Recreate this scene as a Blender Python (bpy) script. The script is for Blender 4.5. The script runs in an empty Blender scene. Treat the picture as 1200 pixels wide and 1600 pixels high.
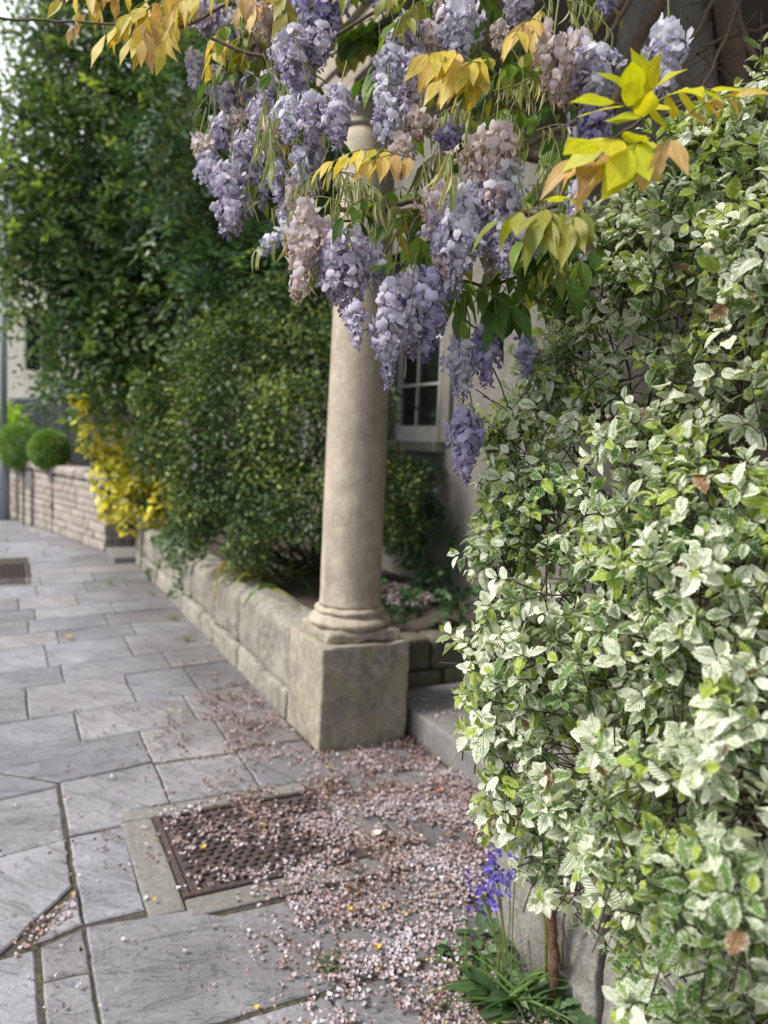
import bpy, bmesh, math, random
import numpy as np
from mathutils import Vector, Matrix, noise as mnoise

random.seed(7); rng = np.random.default_rng(11)
SC = bpy.context.scene
COL = SC.collection
R = math.radians

# ------------------------------------------------------------------ camera
CAM = np.array([[8.94459198e-01, 6.90473576e-04, -4.47149044e-01],
                [-4.44798472e-01, 1.03786310e-01, -8.89596943e-01],
                [4.57937061e-02, 9.94599379e-01, 9.31397412e-02]])
EYE = np.array([0.0, 0.0, 1.5])
cd = bpy.data.cameras.new('camera')
cam = bpy.data.objects.new('camera', cd); COL.objects.link(cam)
mw = Matrix([list(CAM[i]) + [EYE[i]] for i in range(3)] + [[0, 0, 0, 1]])
cam.matrix_world = mw
cd.sensor_fit = 'HORIZONTAL'; cd.sensor_width = 36; cd.lens = 36
cd.clip_start = 0.05; cd.clip_end = 400
cd.dof.use_dof = True; cd.dof.focus_distance = 1.42; cd.dof.aperture_fstop = 4.2
SC.camera = cam
# ------------------------------------------------------------------ world, sun, exposure
SUN_EL, SUN_AZ = R(47), R(281)     # azimuth of the sun measured from +y towards +x
w = bpy.data.worlds.new('World'); SC.world = w; w.use_nodes = True
nt = w.node_tree; nt.nodes.clear()
out = nt.nodes.new('ShaderNodeOutputWorld'); bg = nt.nodes.new('ShaderNodeBackground')
sky = nt.nodes.new('ShaderNodeTexSky'); sky.sky_type = 'NISHITA'; sky.sun_disc = False
sky.sun_elevation = SUN_EL; sky.sun_rotation = SUN_AZ
sky.air_density = 1.0; sky.dust_density = 2.0
tc = nt.nodes.new('ShaderNodeTexCoord'); mp = nt.nodes.new('ShaderNodeMapping')
mp.inputs['Scale'].default_value = (1.0, 1.0, 2.2)
nz = nt.nodes.new('ShaderNodeTexNoise'); nz.inputs['Scale'].default_value = 2.3; nz.inputs['Detail'].default_value = 7
rp = nt.nodes.new('ShaderNodeValToRGB'); rp.color_ramp.elements[0].position = .36; rp.color_ramp.elements[1].position = .6
rp.color_ramp.elements[0].color = (.45, .45, .45, 1)
mx = nt.nodes.new('ShaderNodeMixRGB'); mx.inputs[2].default_value = (9.0, 9.3, 9.9, 1)
L = nt.links.new
L(tc.outputs['Generated'], mp.inputs[0]); L(mp.outputs[0], nz.inputs['Vector']); L(nz.outputs[0], rp.inputs[0])
L(rp.outputs[0], mx.inputs[0]); L(sky.outputs[0], mx.inputs[1]); L(mx.outputs[0], bg.inputs[0])
bg.inputs[1].default_value = 0.095; L(bg.outputs[0], out.inputs[0])
sd = bpy.data.lights.new('sun', 'SUN'); sd.energy = 3.0; sd.angle = R(14); sd.color = (1, .955, .88)
sun = bpy.data.objects.new('sun', sd); COL.objects.link(sun)
sdir = Vector((math.sin(SUN_AZ) * math.cos(SUN_EL), math.cos(SUN_AZ) * math.cos(SUN_EL), math.sin(SUN_EL)))
sun.rotation_euler = sdir.to_track_quat('Z', 'Y').to_euler()
SC.view_settings.view_transform = 'Standard'; SC.view_settings.look = 'None'
SC.view_settings.gamma = 1; SC.view_settings.exposure = 0.82
SC.view_settings.use_curve_mapping = False
SC.render.engine = 'CYCLES'
SC.cycles.use_denoising = True
SC.cycles.max_bounces = 8; SC.cycles.diffuse_bounces = 4; SC.cycles.transmission_bounces = 4; SC.cycles.transparent_max_bounces = 6

# ------------------------------------------------------------------ helpers
def at(px, py, Z):
    """point seen at photo pixel (px, py), Z metres in front of the camera plane"""
    return EYE + CAM @ np.array([(px - 600) / 1200 * Z, (800 - py) / 1200 * Z, -Z])

def toward(px, py, axis, val):
    r = CAM @ np.array([px - 600, 800 - py, -1200.]); t = (val - EYE[axis]) / r[axis]
    return EYE + t * r

def depth_of(P):
    return -(CAM.T @ (np.asarray(P) - EYE).T)[2]

def tag(o, label=None, cat=None, group=None, kind=None):
    if label: o['label'] = label
    if cat: o['category'] = cat
    if group: o['group'] = group
    if kind: o['kind'] = kind
    return o

def empty(name, loc, label, cat, group=None):
    o = bpy.data.objects.new(name, None); COL.objects.link(o); o.location = loc
    o.empty_display_size = .1
    return tag(o, label, cat, group)

def link(name, me, mat=None, parent=None):
    o = bpy.data.objects.new(name, me); COL.objects.link(o)
    if mat and not len(me.materials): me.materials.append(mat)
    if parent is not None:
        o.parent = parent
        o.matrix_parent_inverse = Matrix.Translation(-Vector(parent_loc(parent)))
    return o

def parent_loc(p):
    return Vector(p.location) if p.type == 'EMPTY' else Vector((0, 0, 0))   # meshes all sit at the world origin

def unit(a):
    a = np.asarray(a, float); return a / (np.linalg.norm(a, axis=-1, keepdims=True) + 1e-9)

def bm_obj(name, bm, mat, parent=None, smooth=False):
    me = bpy.data.meshes.new(name); bm.normal_update(); bm.to_mesh(me); bm.free()
    if smooth: me.polygons.foreach_set('use_smooth', [True] * len(me.polygons))
    return link(name, me, mat, parent)

def np_mesh(name, V, faces_flat, starts, uv=None, rnd=None, smooth=True):
    me = bpy.data.meshes.new(name)
    me.vertices.add(len(V)); me.vertices.foreach_set('co', np.ascontiguousarray(V, np.float32).ravel())
    me.loops.add(len(faces_flat)); me.loops.foreach_set('vertex_index', faces_flat.astype(np.int32))
    me.polygons.add(len(starts)); me.polygons.foreach_set('loop_start', starts.astype(np.int32))
    me.polygons.foreach_set('use_smooth', np.full(len(starts), smooth))
    if uv is not None:
        l = me.uv_layers.new(name='UVMap'); l.data.foreach_set('uv', uv[faces_flat].astype(np.float32).ravel())
    if rnd is not None:
        a = me.attributes.new('rnd', 'FLOAT', 'POINT'); a.data.foreach_set('value', rnd.astype(np.float32))
    me.update(calc_edges=True)
    return me

class Batch:
    """copies of small leaf or petal templates gathered into one mesh"""
    def __init__(s): s.V = []; s.F = []; s.S = []; s.U = []; s.R = []; s.nv = 0; s.nl = 0
    def add(s, T, P, Rm, S, rnd):
        # T=(verts, faces, uv); P (n,3); Rm (n,3,3) columns = local axes; S (n,) or (n,3)
        v, f, uv = T; n = len(P)
        if n == 0: return
        P = np.asarray(P, float); S = np.asarray(S, float)
        if S.ndim == 1: S = np.repeat(S[:, None], 3, 1)
        W = np.einsum('nij,nkj->nki', Rm, v[None] * S[:, None, :]) + P[:, None]
        k = len(v); s.V.append(W.reshape(-1, 3))
        flat = np.concatenate([np.array(a) for a in f]); ln = np.array([len(a) for a in f])
        st = np.concatenate([[0], np.cumsum(ln)[:-1]])
        off = np.arange(n)[:, None]
        s.F.append((flat[None] + off * k + s.nv).ravel()); s.S.append((st[None] + off * len(flat) + s.nl).ravel())
        s.U.append(np.tile(uv, (n, 1))); s.R.append(np.repeat(np.asarray(rnd, float), k))
        s.nv += n * k; s.nl += n * len(flat)
    def build(s, name, mat, parent=None, smooth=True):
        me = np_mesh(name, np.concatenate(s.V), np.concatenate(s.F), np.concatenate(s.S), np.concatenate(s.U), np.concatenate(s.R), smooth)
        return link(name, me, mat, parent)

def frames(d, n):
    """rotation matrices with local y along d and local z near n"""
    d = unit(d); x = unit(np.cross(d, n)); z = np.cross(x, d)
    return np.stack([x, d, z], axis=-1)

def rand_unit(n):
    return unit(rng.normal(size=(n, 3)))

# tubes along polylines
def tube_arrays(paths, radii, seg=6):
    V, F, S, U = [], [], [], []; nv = 0; nl = 0
    for pts, rr in zip(paths, radii):
        pts = np.asarray(pts, float); n = len(pts)
        if np.ndim(rr) == 0: rr = np.full(n, rr)
        t = unit(np.gradient(pts, axis=0)); ref = np.array([.3, .2, .93])
        a = unit(np.cross(t, ref)); b = np.cross(t, a)
        ang = np.arange(seg) / seg * 2 * np.pi
        ring = pts[:, None] + (a[:, None] * np.cos(ang)[None, :, None] + b[:, None] * np.sin(ang)[None, :, None]) * np.asarray(rr)[:, None, None]
        V.append(ring.reshape(-1, 3)); U.append(np.stack([np.tile(ang / 6.28, n), np.repeat(np.arange(n), seg)], 1))
        i = np.arange(n - 1)[:, None] * seg; j = np.arange(seg)[None]; j2 = (j + 1) % seg
        q = np.stack([i + j, i + j2, i + seg + j2, i + seg + j], -1).reshape(-1)
        F.append(q + nv); S.append(np.arange((n - 1) * seg) * 4 + nl); nv += n * seg; nl += len(q)
    return np.concatenate(V), np.concatenate(F), np.concatenate(S), np.concatenate(U)

def tubes(name, paths, radii, mat, parent=None, seg=6):
    V, F, S, U = tube_arrays(paths, radii, seg)
    return link(name, np_mesh(name, V, F, S, U, np.random.default_rng(3).random(len(V)) * .0 + .5), mat, parent)

def smooth_path(pts, k=6, jit=0.0):
    pts = np.asarray(pts, float); P = np.vstack([2 * pts[0] - pts[1], pts, 2 * pts[-1] - pts[-2]]); o = []
    for i in range(1, len(P) - 2):
        for t in np.arange(k) / k:
            p0, p1, p2, p3 = P[i - 1:i + 3]
            o.append(.5 * ((2 * p1) + (p2 - p0) * t + (2 * p0 - 5 * p1 + 4 * p2 - p3) * t * t + (3 * p1 - p0 - 3 * p2 + p3) * t ** 3))
    o.append(pts[-1]); o = np.array(o)
    if jit: o[1:-1] += rng.normal(scale=jit, size=o[1:-1].shape)
    return o

# rounded, slightly uneven stone block
def block_bm(x0, x1, y0, y1, z0, z1, r=.012, n=4, amp=.004, seed=0, rtop=None, fr=5.0):
    c = np.array([(x0 + x1) / 2, (y0 + y1) / 2, (z0 + z1) / 2]); h = np.array([(x1 - x0) / 2, (y1 - y0) / 2, (z1 - z0) / 2])
    r = min(r, h.min() * .9)
    def line(hh):
        a = [-hh, -hh + r * .35, -hh + r]; m = list(np.linspace(-hh + r, hh - r, n + 1)[1:-1]); return a + m + [hh - r, hh - r * .35, hh]
    Ls = [line(k) for k in h]; bm = bmesh.new(); vs = {}
    def vert(i, j, k):
        key = (i, j, k)
        if key not in vs:
            p = np.array([Ls[0][i], Ls[1][j], Ls[2][k]]); q = np.clip(p, -(h - r), h - r); d = p - q; m = np.linalg.norm(d)
            if m > 1e-9: p = q + d / m * r
            w_ = p + c
            if rtop and p[2] > h[2] - rtop:      # rounded coping along y
                tt = (p[2] - (h[2] - rtop)) / rtop; s_ = math.sqrt(max(0, 1 - (tt * .96) ** 2)); w_[0] = c[0] + p[0] * (.25 + .75 * s_)
            sv = Vector(w_ * fr) + Vector((seed * 3.7, seed * 1.3, seed))
            w_ = w_ + np.array(mnoise.noise_vector(sv)) * amp + np.array(mnoise.noise_vector(sv * 3.1)) * amp * .5
            vs[key] = bm.verts.new(w_)
        return vs[key]
    nn = [len(l) for l in Ls]
    for ax in range(3):
        a, b = [k for k in range(3) if k != ax]
        for side in (0, nn[ax] - 1):
            for i in range(nn[a] - 1):
                for j in range(nn[b] - 1):
                    ids = []
                    for di, dj in ((0, 0), (1, 0), (1, 1), (0, 1)):
                        k = [0, 0, 0]; k[ax] = side; k[a] = i + di; k[b] = j + dj; ids.append(vert(*k))
                    bm.faces.new(ids)
    bmesh.ops.recalc_face_normals(bm, faces=bm.faces)
    return bm

def block(name, dims, mat, parent=None, **k):
    return bm_obj(name, block_bm(*dims, **k), mat, parent, smooth=True)

def box(name, dims, mat, parent=None, bev=.004):
    x0, x1, y0, y1, z0, z1 = dims; bm = bmesh.new(); bmesh.ops.create_cube(bm, size=1)
    for v in bm.verts: v.co = Vector(((x0 + x1) / 2 + v.co.x * (x1 - x0), (y0 + y1) / 2 + v.co.y * (y1 - y0), (z0 + z1) / 2 + v.co.z * (z1 - z0)))
    if bev: bmesh.ops.bevel(bm, geom=bm.edges[:], offset=bev, segments=2, affect='EDGES', clamp_overlap=True)
    return bm_obj(name, bm, mat, parent)

def lathe(name, cx, cy, prof, mat, parent=None, seg=56, amp=0.0, seed=0, fr=9.0):
    bm = bmesh.new(); rings = []
    for r_, z in prof:
        ring = []
        for k in range(seg):
            a = 2 * math.pi * k / seg; p = Vector((cx + r_ * math.cos(a), cy + r_ * math.sin(a), z))
            if amp: p += mnoise.noise_vector(p * fr + Vector((seed, 0, 0))) * amp
            ring.append(bm.verts.new(p))
        rings.append(ring)
    for a, b in zip(rings, rings[1:]):
        for k in range(seg): bm.faces.new((a[k], a[(k + 1) % seg], b[(k + 1) % seg], b[k]))
    bm.faces.new(rings[0][::-1]); bm.faces.new(rings[-1])
    return bm_obj(name, bm, mat, parent, smooth=True)

# ------------------------------------------------------------------ materials
class NB:
    def __init__(s, name):
        s.m = bpy.data.materials.new(name); s.m.use_nodes = True; s.t = s.m.node_tree; s.t.nodes.clear()
        s.out = s.t.nodes.new('ShaderNodeOutputMaterial')
    def n(s, typ, ins=None, **pr):
        o = s.t.nodes.new('ShaderNode' + typ)
        for k, v in pr.items(): setattr(o, k, v)
        for k, v in (ins or {}).items(): s.set(o.inputs[k], v)
        return o
    def set(s, sock, v):
        if isinstance(v, bpy.types.NodeSocket): s.t.links.new(v, sock)
        elif isinstance(v, bpy.types.Node): s.t.links.new(v.outputs[0], sock)
        elif isinstance(v, (tuple, list)) and len(v) == 3 and sock.type == 'RGBA': sock.default_value = (*v, 1)
        else: sock.default_value = v
    def coord(s, kind='Object'): return s.n('TexCoord').outputs[kind]
    def noise(s, vec, scale, detail=4, rough=.55, dist=0): return s.n('TexNoise', {'Vector': vec, 'Scale': scale, 'Detail': detail, 'Roughness': rough, 'Distortion': dist}).outputs[0]
    def ramp(s, fac, stops, interp='LINEAR'):
        o = s.n('ValToRGB', {'Fac': fac}); cr = o.color_ramp; cr.interpolation = interp
        while len(cr.elements) < len(stops): cr.elements.new(.5)
        for e, (p, c) in zip(cr.elements, stops):
            e.position = p; e.color = (c, c, c, 1) if not isinstance(c, (tuple, list)) else (*c, 1)
        return o.outputs[0]
    def mix(s, f, a, b, mode='MIX'): return s.n('MixRGB', {0: f, 1: a, 2: b}, blend_type=mode).outputs[0]
    def math(s, op, a, b=0.0, c=None):
        o = s.n('Math', {0: a, 1: b}, operation=op)
        if c is not None: s.set(o.inputs[2], c)
        return o.outputs[0]
    def bump(s, h, strength, dist=.01, norm=None):
        i = {'Height': h, 'Strength': strength, 'Distance': dist}
        if norm: i['Normal'] = norm
        return s.n('Bump', i).outputs[0]
    def bsdf(s, col, rough=.8, norm=None, spec=.3, **k):
        i = {'Base Color': col, 'Roughness': rough, 'Specular IOR Level': spec}
        if norm: i['Normal'] = norm
        i.update(k)
        return s.n('BsdfPrincipled', i)
    def done(s, sh): s.t.links.new(sh.outputs[0], s.out.inputs[0]); return s.m

def stone(name, base, dark, light, scale=1.0, bump=.5, lichen=None, rough=.9, speck=.5, streak=0.):
    b = NB(name); c = b.coord()
    n1 = b.noise(c, 2.2 * scale, 5, .6); n2 = b.noise(c, 14 * scale, 6, .65); n3 = b.noise(c, 90 * scale, 3, .6)
    col = b.mix(b.ramp(n1, [(.3, 0.), (.7, 1.)]), dark, base)
    col = b.mix(b.ramp(n2, [(.42, 0.), (.75, 1.)]), col, light)
    rr = b.n('ObjectInfo').outputs['Random']
    col = b.mix(speck, col, b.ramp(n3, [(.3, .55), (.5, 1.), (.75, 1.25)]), 'MULTIPLY')
    col = b.mix(1, col, b.ramp(rr, [(0, .85), (1, 1.1)]), 'MULTIPLY')
    if streak:
        sc_ = b.n('Mapping', {'Vector': c, 'Scale': (9., 9., .55)}).outputs[0]; n5 = b.noise(sc_, 1.6, 6, .65, .4); col = b.mix(streak, col, b.ramp(n5, [(.36, .62), (.52, 1.), (.7, 1.12)]), 'MULTIPLY')
    if lichen:
        n4 = b.noise(c, 5 * scale, 6, .7); col = b.mix(b.ramp(n4, [(.52, 0.), (.64, .75)]), col, lichen)
    pits = b.n('TexVoronoi', {'Vector': c, 'Scale': 70 * scale}).outputs[0]
    h = b.math('ADD', b.math('MULTIPLY', n2, .7), b.math('MULTIPLY', n3, .35)); h = b.math('ADD', h, b.math('MULTIPLY', b.ramp(pits, [(0, 0.), (.25, 1.)]), .15))
    return b.done(b.bsdf(col, rough, b.bump(h, bump, .012), .2))

def leaf_mat(name, stops, rough=.45, trans=.35, vein=.25, var=.35, warm=(1.25, 1.2, .5)):
    b = NB(name); a = b.n('Attribute', attribute_name='rnd').outputs['Fac']
    uv = b.n('UVMap').outputs[0]; sx = b.n('SeparateXYZ', {0: uv})
    au = b.math('ABSOLUTE', sx.outputs[0])
    col = b.ramp(a, stops)
    pv = b.n('CombineXYZ', {0: sx.outputs[0], 1: sx.outputs[1], 2: b.math('MULTIPLY', a, 60)}).outputs[0]
    nn = b.noise(pv, 2.5, 3)
    col = b.mix(var, col, b.ramp(nn, [(.3, .5), (.7, 1.5)]), 'MULTIPLY')
    mid = b.ramp(au, [(0, 1.25), (.09, 1.)])
    col = b.mix(.6, col, mid, 'MULTIPLY')
    wv = b.math('SINE', b.math('MULTIPLY', b.math('SUBTRACT', sx.outputs[1], b.math('MULTIPLY', au, .35)), 48))
    nor = b.bump(b.math('ADD', wv, b.math('MULTIPLY', b.ramp(au, [(0, 0.), (.15, 1.)]), 2)), vein, .002)
    p = b.bsdf(col, rough, nor, .4)
    t = b.n('BsdfTranslucent', {'Color': b.mix(1, col, warm, 'MULTIPLY')})
    return b.done(b.n('MixShader', {0: trans, 1: p, 2: t}))

def plain(name, col, rough=.6, metal=0., bump=0., scale=30, var=.25, spec=.4):
    b = NB(name); c = b.coord(); n1 = b.noise(c, scale, 5, .6)
    k = b.mix(var, col, b.ramp(n1, [(.3, .5), (.7, 1.5)]), 'MULTIPLY')
    return b.done(b.bsdf(k, rough, b.bump(n1, bump, .005) if bump else None, spec, Metallic=metal))

def flag_mat():
    b = NB('riven flagstone'); c = b.coord(); rr = b.n('ObjectInfo').outputs['Random']
    off = b.n('CombineXYZ', {0: b.math('MULTIPLY', rr, 37), 1: b.math('MULTIPLY', rr, 91), 2: 0.0}).outputs[0]
    v = b.n('VectorMath', {0: c, 1: off}, operation='ADD').outputs[0]
    vr = b.n('VectorRotate', {'Vector': v, 'Angle': b.math('MULTIPLY', rr, 1.2)}, rotation_type='Z_AXIS').outputs[0]
    vs = b.n('Mapping', {'Vector': vr, 'Scale': (1.2, 4.0, 1.)}).outputs[0]
    big = b.noise(vs, 3.5, 7, .62, .6); fine = b.noise(v, 55, 6, .7); patch = b.noise(v, 2.6, 5, .6); grit = b.noise(v, 320, 2)
    riv = b.ramp(big, [(.30, 0.), (.42, .35), (.44, .6), (.56, .7), (.58, .92), (.8, 1.)])
    col = b.mix(b.ramp(patch, [(.3, 0.), (.7, 1.)]), (.17, .165, .175), (.28, .275, .29))
    tint = b.n('MixRGB', {0: b.math('FRACT', b.math('MULTIPLY', rr, 7.3)), 1: (.98, .99, 1.05, 1), 2: (1.03, 1.0, .97, 1)}).outputs[0]; col = b.mix(1, col, tint, 'MULTIPLY')
    st_ = b.noise(c, 7, 6, .7); col = b.mix(b.ramp(st_, [(.55, 0.), (.72, .55)]), col, (.13, .13, .115)); st2 = b.noise(c, 24, 4, .6); col = b.mix(b.ramp(st2, [(.66, 0.), (.7, .5)]), col, (.36, .36, .34))
    col = b.mix(.55, col, b.ramp(fine, [(.3, .65), (.7, 1.3)]), 'MULTIPLY')
    col = b.mix(.35, col, b.ramp(grit, [(.3, .5), (.7, 1.5)]), 'MULTIPLY')
    col = b.mix(.6, col, b.ramp(big, [(.3, .75), (.6, 1.1)]), 'MULTIPLY')
    col = b.mix(1, col, b.ramp(rr, [(0, .78), (.5, 1.), (1, 1.16)]), 'MULTIPLY')
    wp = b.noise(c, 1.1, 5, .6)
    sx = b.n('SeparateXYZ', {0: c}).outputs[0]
    grime_shade = b.ramp(b.math('ADD', b.math('MULTIPLY', sx, .62), b.math('MULTIPLY', b.math('SUBTRACT', wp, .5), 1.1)), [(.33, 0.), (.75, .85)])  # wall-side grime, with house and plant shade painted into the same darkening
    col = b.mix(grime_shade, col, b.mix(1, col, (.6, .585, .56), 'MULTIPLY'))
    h = b.math('ADD', riv, b.math('MULTIPLY', fine, .3)); h = b.math('ADD', h, b.math('MULTIPLY', grit, .06))
    return b.done(b.bsdf(col, b.ramp(patch, [(.3, .62), (.7, .85)]), b.bump(h, 1., .010), .35))

def joint_mat():
    b = NB('gritty paving joints'); c = b.coord(); n1 = b.noise(c, 3, 5); n2 = b.noise(c, 60, 4, .7)
    col = b.mix(b.ramp(n1, [(.5, 0.), (.66, 1.)]), (.07, .062, .052), (.085, .085, .04))
    col = b.mix(.8, col, b.ramp(n2, [(.3, .4), (.7, 1.7)]), 'MULTIPLY')
    return b.done(b.bsdf(col, .95, b.bump(n2, 1., .01), .1))

def holly_mat():
    b = NB('cream splashed holly leaf'); a = b.n('Attribute', attribute_name='rnd').outputs['Fac']
    uv = b.n('UVMap').outputs[0]; s = b.n('SeparateXYZ', {0: uv}); u, v = s.outputs[0], s.outputs[1]; au = b.math('ABSOLUTE', u)
    pv = b.n('CombineXYZ', {0: u, 1: b.math('MULTIPLY', v, 2.4), 2: b.math('MULTIPLY', a, 80)}).outputs[0]
    n1 = b.noise(pv, 3.4, 5, .7); n2 = b.noise(pv, 17, 4, .75); n3 = b.noise(pv, 1.2, 2)
    f = b.math('ADD', b.math('MULTIPLY', au, .16), b.math('MULTIPLY', n1, .8)); f = b.math('ADD', f, b.math('MULTIPLY', n2, .72))
    f = b.math('ADD', f, b.ramp(a, [(0, .0), (.22, .02), (.4, .13), (.6, .24), (.8, .38), (.91, .46), (.925, -.2), (.94, .0), (1, .0)]))
    f = b.math('SUBTRACT', f, .245)
    fac = b.ramp(f, [(.64, 0.), (.70, .6), (.86, 1.)])
    green = b.ramp(a, [(0, (.06, .13, .02)), (.4, (.14, .24, .04)), (.75, (.26, .36, .065)), (.915, (.30, .38, .08)), (.925, (.22, .11, .05)), (.935, (.22, .11, .05)), (.95, (.29, .40, .04)), (1, (.40, .48, .07))])
    green = b.mix(.5, green, b.ramp(n3, [(.3, .6), (.7, 1.4)]), 'MULTIPLY')
    cream = b.mix(n3, (.71, .74, .58), (.82, .83, .74))
    col = b.mix(fac, green, cream)
    rib = b.ramp(au, [(0, 1.), (.07, 0.)]); col = b.mix(b.math('MULTIPLY', rib, .5), col, (.42, .52, .25))
    wv = b.math('SINE', b.math('MULTIPLY', b.math('SUBTRACT', v, b.math('MULTIPLY', au, .3)), 44))
    h = b.math('ADD', b.math('MULTIPLY', wv, .5), b.math('MULTIPLY', b.ramp(au, [(0, 0.), (.2, 1.)]), 2)); h = b.math('ADD', h, b.math('MULTIPLY', n1, 1.5))
    p = b.bsdf(col, .5, b.bump(h, .5, .0025), .35)
    t = b.n('BsdfTranslucent', {'Color': b.mix(1, col, (1., 1.1, .55), 'MULTIPLY')})
    return b.done(b.n('MixShader', {0: .3, 1: p, 2: t}))

def flower_mat(name, ban, keel, rnd_stops):
    b = NB(name); a = b.n('Attribute', attribute_name='rnd').outputs['Fac']
    s = b.n('SeparateXYZ', {0: b.n('UVMap').outputs[0]}); v = s.outputs[1]; u = s.outputs[0]
    isk = b.math('GREATER_THAN', v, 1.5)
    c1 = b.mix(b.ramp(v, [(0., 1.), (.35, 0.)]), ban, (.62, .60, .42))
    col = b.mix(isk, c1, keel)
    col = b.mix(1, col, b.ramp(a, rnd_stops), 'MULTIPLY')
    pv = b.n('CombineXYZ', {0: b.math('MULTIPLY', u, 3), 1: v, 2: b.math('MULTIPLY', a, 50)}).outputs[0]
    nn = b.noise(pv, 3.0, 3); col = b.mix(.35, col, b.ramp(nn, [(.3, .6), (.7, 1.4)]), 'MULTIPLY')
    p = b.bsdf(col, .55, b.bump(nn, .3, .003), .25)
    t = b.n('BsdfTranslucent', {'Color': col})
    return b.done(b.n('MixShader', {0: .48, 1: p, 2: t}))

def petal_mat():
    b = NB('fallen petal'); a = b.n('Attribute', attribute_name='rnd').outputs['Fac']
    col = b.ramp(a, [(0, (.12, .07, .05)), (.15, (.28, .18, .14)), (.35, (.41, .29, .265)), (.55, (.52, .42, .41)), (.8, (.55, .49, .55)), (.95, (.68, .65, .71)), (.975, (.7, .5, .05)), (1, (.8, .76, .7))])
    p = b.bsdf(col, .75, None, .2); t = b.n('BsdfTranslucent', {'Color': col})
    return b.done(b.n('MixShader', {0: .25, 1: p, 2: t}))

M = {}
M['flag'] = flag_mat(); M['joint'] = joint_mat()
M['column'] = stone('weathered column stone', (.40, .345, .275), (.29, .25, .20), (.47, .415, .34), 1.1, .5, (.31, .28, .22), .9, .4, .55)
M['plinth'] = stone('mossy plinth stone', (.29, .26, .21), (.17, .155, .125), (.40, .365, .30), 1.5, .8, (.27, .25, .15), .95, .5, .5)
M['wall'] = stone('old wall stone', (.31, .285, .245), (.17, .16, .135), (.41, .385, .335), 1.8, 1., (.19, .19, .13), .95, .5, .7)
M['nearwall'] = stone('speckled grey wall stone', (.27, .255, .23), (.18, .17, .15), (.35, .335, .31), 1.6, .7, None, .95, .9)
M['treebark'] = plain('dark tree bark', (.035, .03, .025), .9, 0, .6, 30, .5)
M['shade_painted'] = stone('shade-darkened grey column stone', (.15, .14, .125), (.10, .095, .085), (.19, .175, .155), 1.1, .4, None, .92, .3)  # greyer stone, darkened further so its colour carries the portico shade
M['farwall'] = stone('rubble stone', (.35, .31, .27), (.24, .21, .185), (.42, .38, .33), 2.0, .6, None, .95, .4)
M['concrete'] = stone('cover surround concrete', (.205, .195, .18), (.16, .152, .14), (.25, .24, .225), 3.0, .5, None, .95, .9)
M['render'] = stone('house wall render', (.19, .178, .16), (.135, .127, .115), (.23, .215, .195), .6, .15, None, .9, .2)
M['step'] = stone('porch step stone', (.17, .165, .16), (.12, .117, .11), (.21, .205, .20), 1.2, .3, None, .85, .3)
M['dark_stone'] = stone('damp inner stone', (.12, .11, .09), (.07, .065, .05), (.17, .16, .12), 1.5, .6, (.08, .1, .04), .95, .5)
M['soil'] = plain('garden soil', (.05, .04, .03), .95, 0, 1., 25)
M['cast'] = stone('rusty cast iron', (.075, .058, .058), (.045, .038, .04), (.13, .095, .08), 6., .4, None, .65, .5)
M['white'] = plain('white paint', (.44, .43, .41), .5, 0, .05, 20, .12)
M['glass'] = NB('window glass').done(NB('x').bsdf((.02, .02, .02), .05)) if 0 else plain('window glass', (.012, .015, .014), .06, 0, 0, 5, .1, .6)
M['interior'] = plain('dark interior', (.02, .018, .016), .9)
M['wood'] = plain('door wood', (.018, .014, .012), .6, 0, .2, 12)
M['fence'] = plain('dark fence board', (.018, .018, .022), .8, 0, .4, 14, .5)
M['metal'] = plain('grey painted steel', (.25, .28, .31), .45, .3, .05, 8, .2)
M['black'] = plain('black metal', (.02, .02, .022), .6, .2, .05)
M['cream'] = stone('cream house wall', (.78, .71, .58), (.72, .66, .53), (.80, .74, .62), .4, .1, None, .9, .1)
M['slate'] = plain('slate roof', (.12, .13, .16), .7, 0, .4, 6, .4)
M['asphalt'] = plain('asphalt', (.05, .05, .052), .9, 0, .6, 80, .4)
M['bark'] = plain('brown bark', (.10, .072, .05), .9, 0, 1., 40, .6)
M['stem'] = plain('green stem', (.17, .19, .06), .6, 0, .2, 60)
M['redbark'] = stone('peeling red brown bark', (.20, .10, .06), (.11, .07, .05), (.34, .20, .12), 9., .9, None, .95, .6)
M['twig'] = plain('dark twig', (.045, .028, .022), .7, 0, .3, 60)
M['holly'] = holly_mat()
M['tree'] = leaf_mat('deep green tree leaf', [(0, (.035, .08, .03)), (.35, (.07, .13, .05)), (.65, (.12, .20, .07)), (.9, (.21, .30, .09)), (1, (.30, .40, .10))], .5, .45, .1)
M['ash'] = leaf_mat('compound climber leaf', [(0, (.03, .07, .03)), (.5, (.055, .115, .045)), (.85, (.1, .19, .06)), (1, (.22, .34, .06))], .4, .3, .1)
M['seed'] = leaf_mat('dull seed head', [(0, (.14, .13, .06)), (1, (.24, .2, .11))], .8, .2, 0)
M['shrub'] = leaf_mat('small shrub leaf', [(0, (.03, .06, .022)), (.5, (.05, .095, .03)), (.75, (.11, .18, .04)), (.93, (.22, .30, .06)), (1, (.32, .36, .12))], .48, .3, .1)
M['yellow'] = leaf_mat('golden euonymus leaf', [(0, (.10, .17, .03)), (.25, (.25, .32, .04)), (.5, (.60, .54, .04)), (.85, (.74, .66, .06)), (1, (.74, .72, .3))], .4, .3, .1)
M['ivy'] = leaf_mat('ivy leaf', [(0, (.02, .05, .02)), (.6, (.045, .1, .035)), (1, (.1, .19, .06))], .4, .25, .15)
M['topiary'] = leaf_mat('clipped topiary leaf', [(0, (.09, .18, .03)), (.6, (.15, .28, .05)), (1, (.24, .38, .07))], .5, .3, .1)
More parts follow.
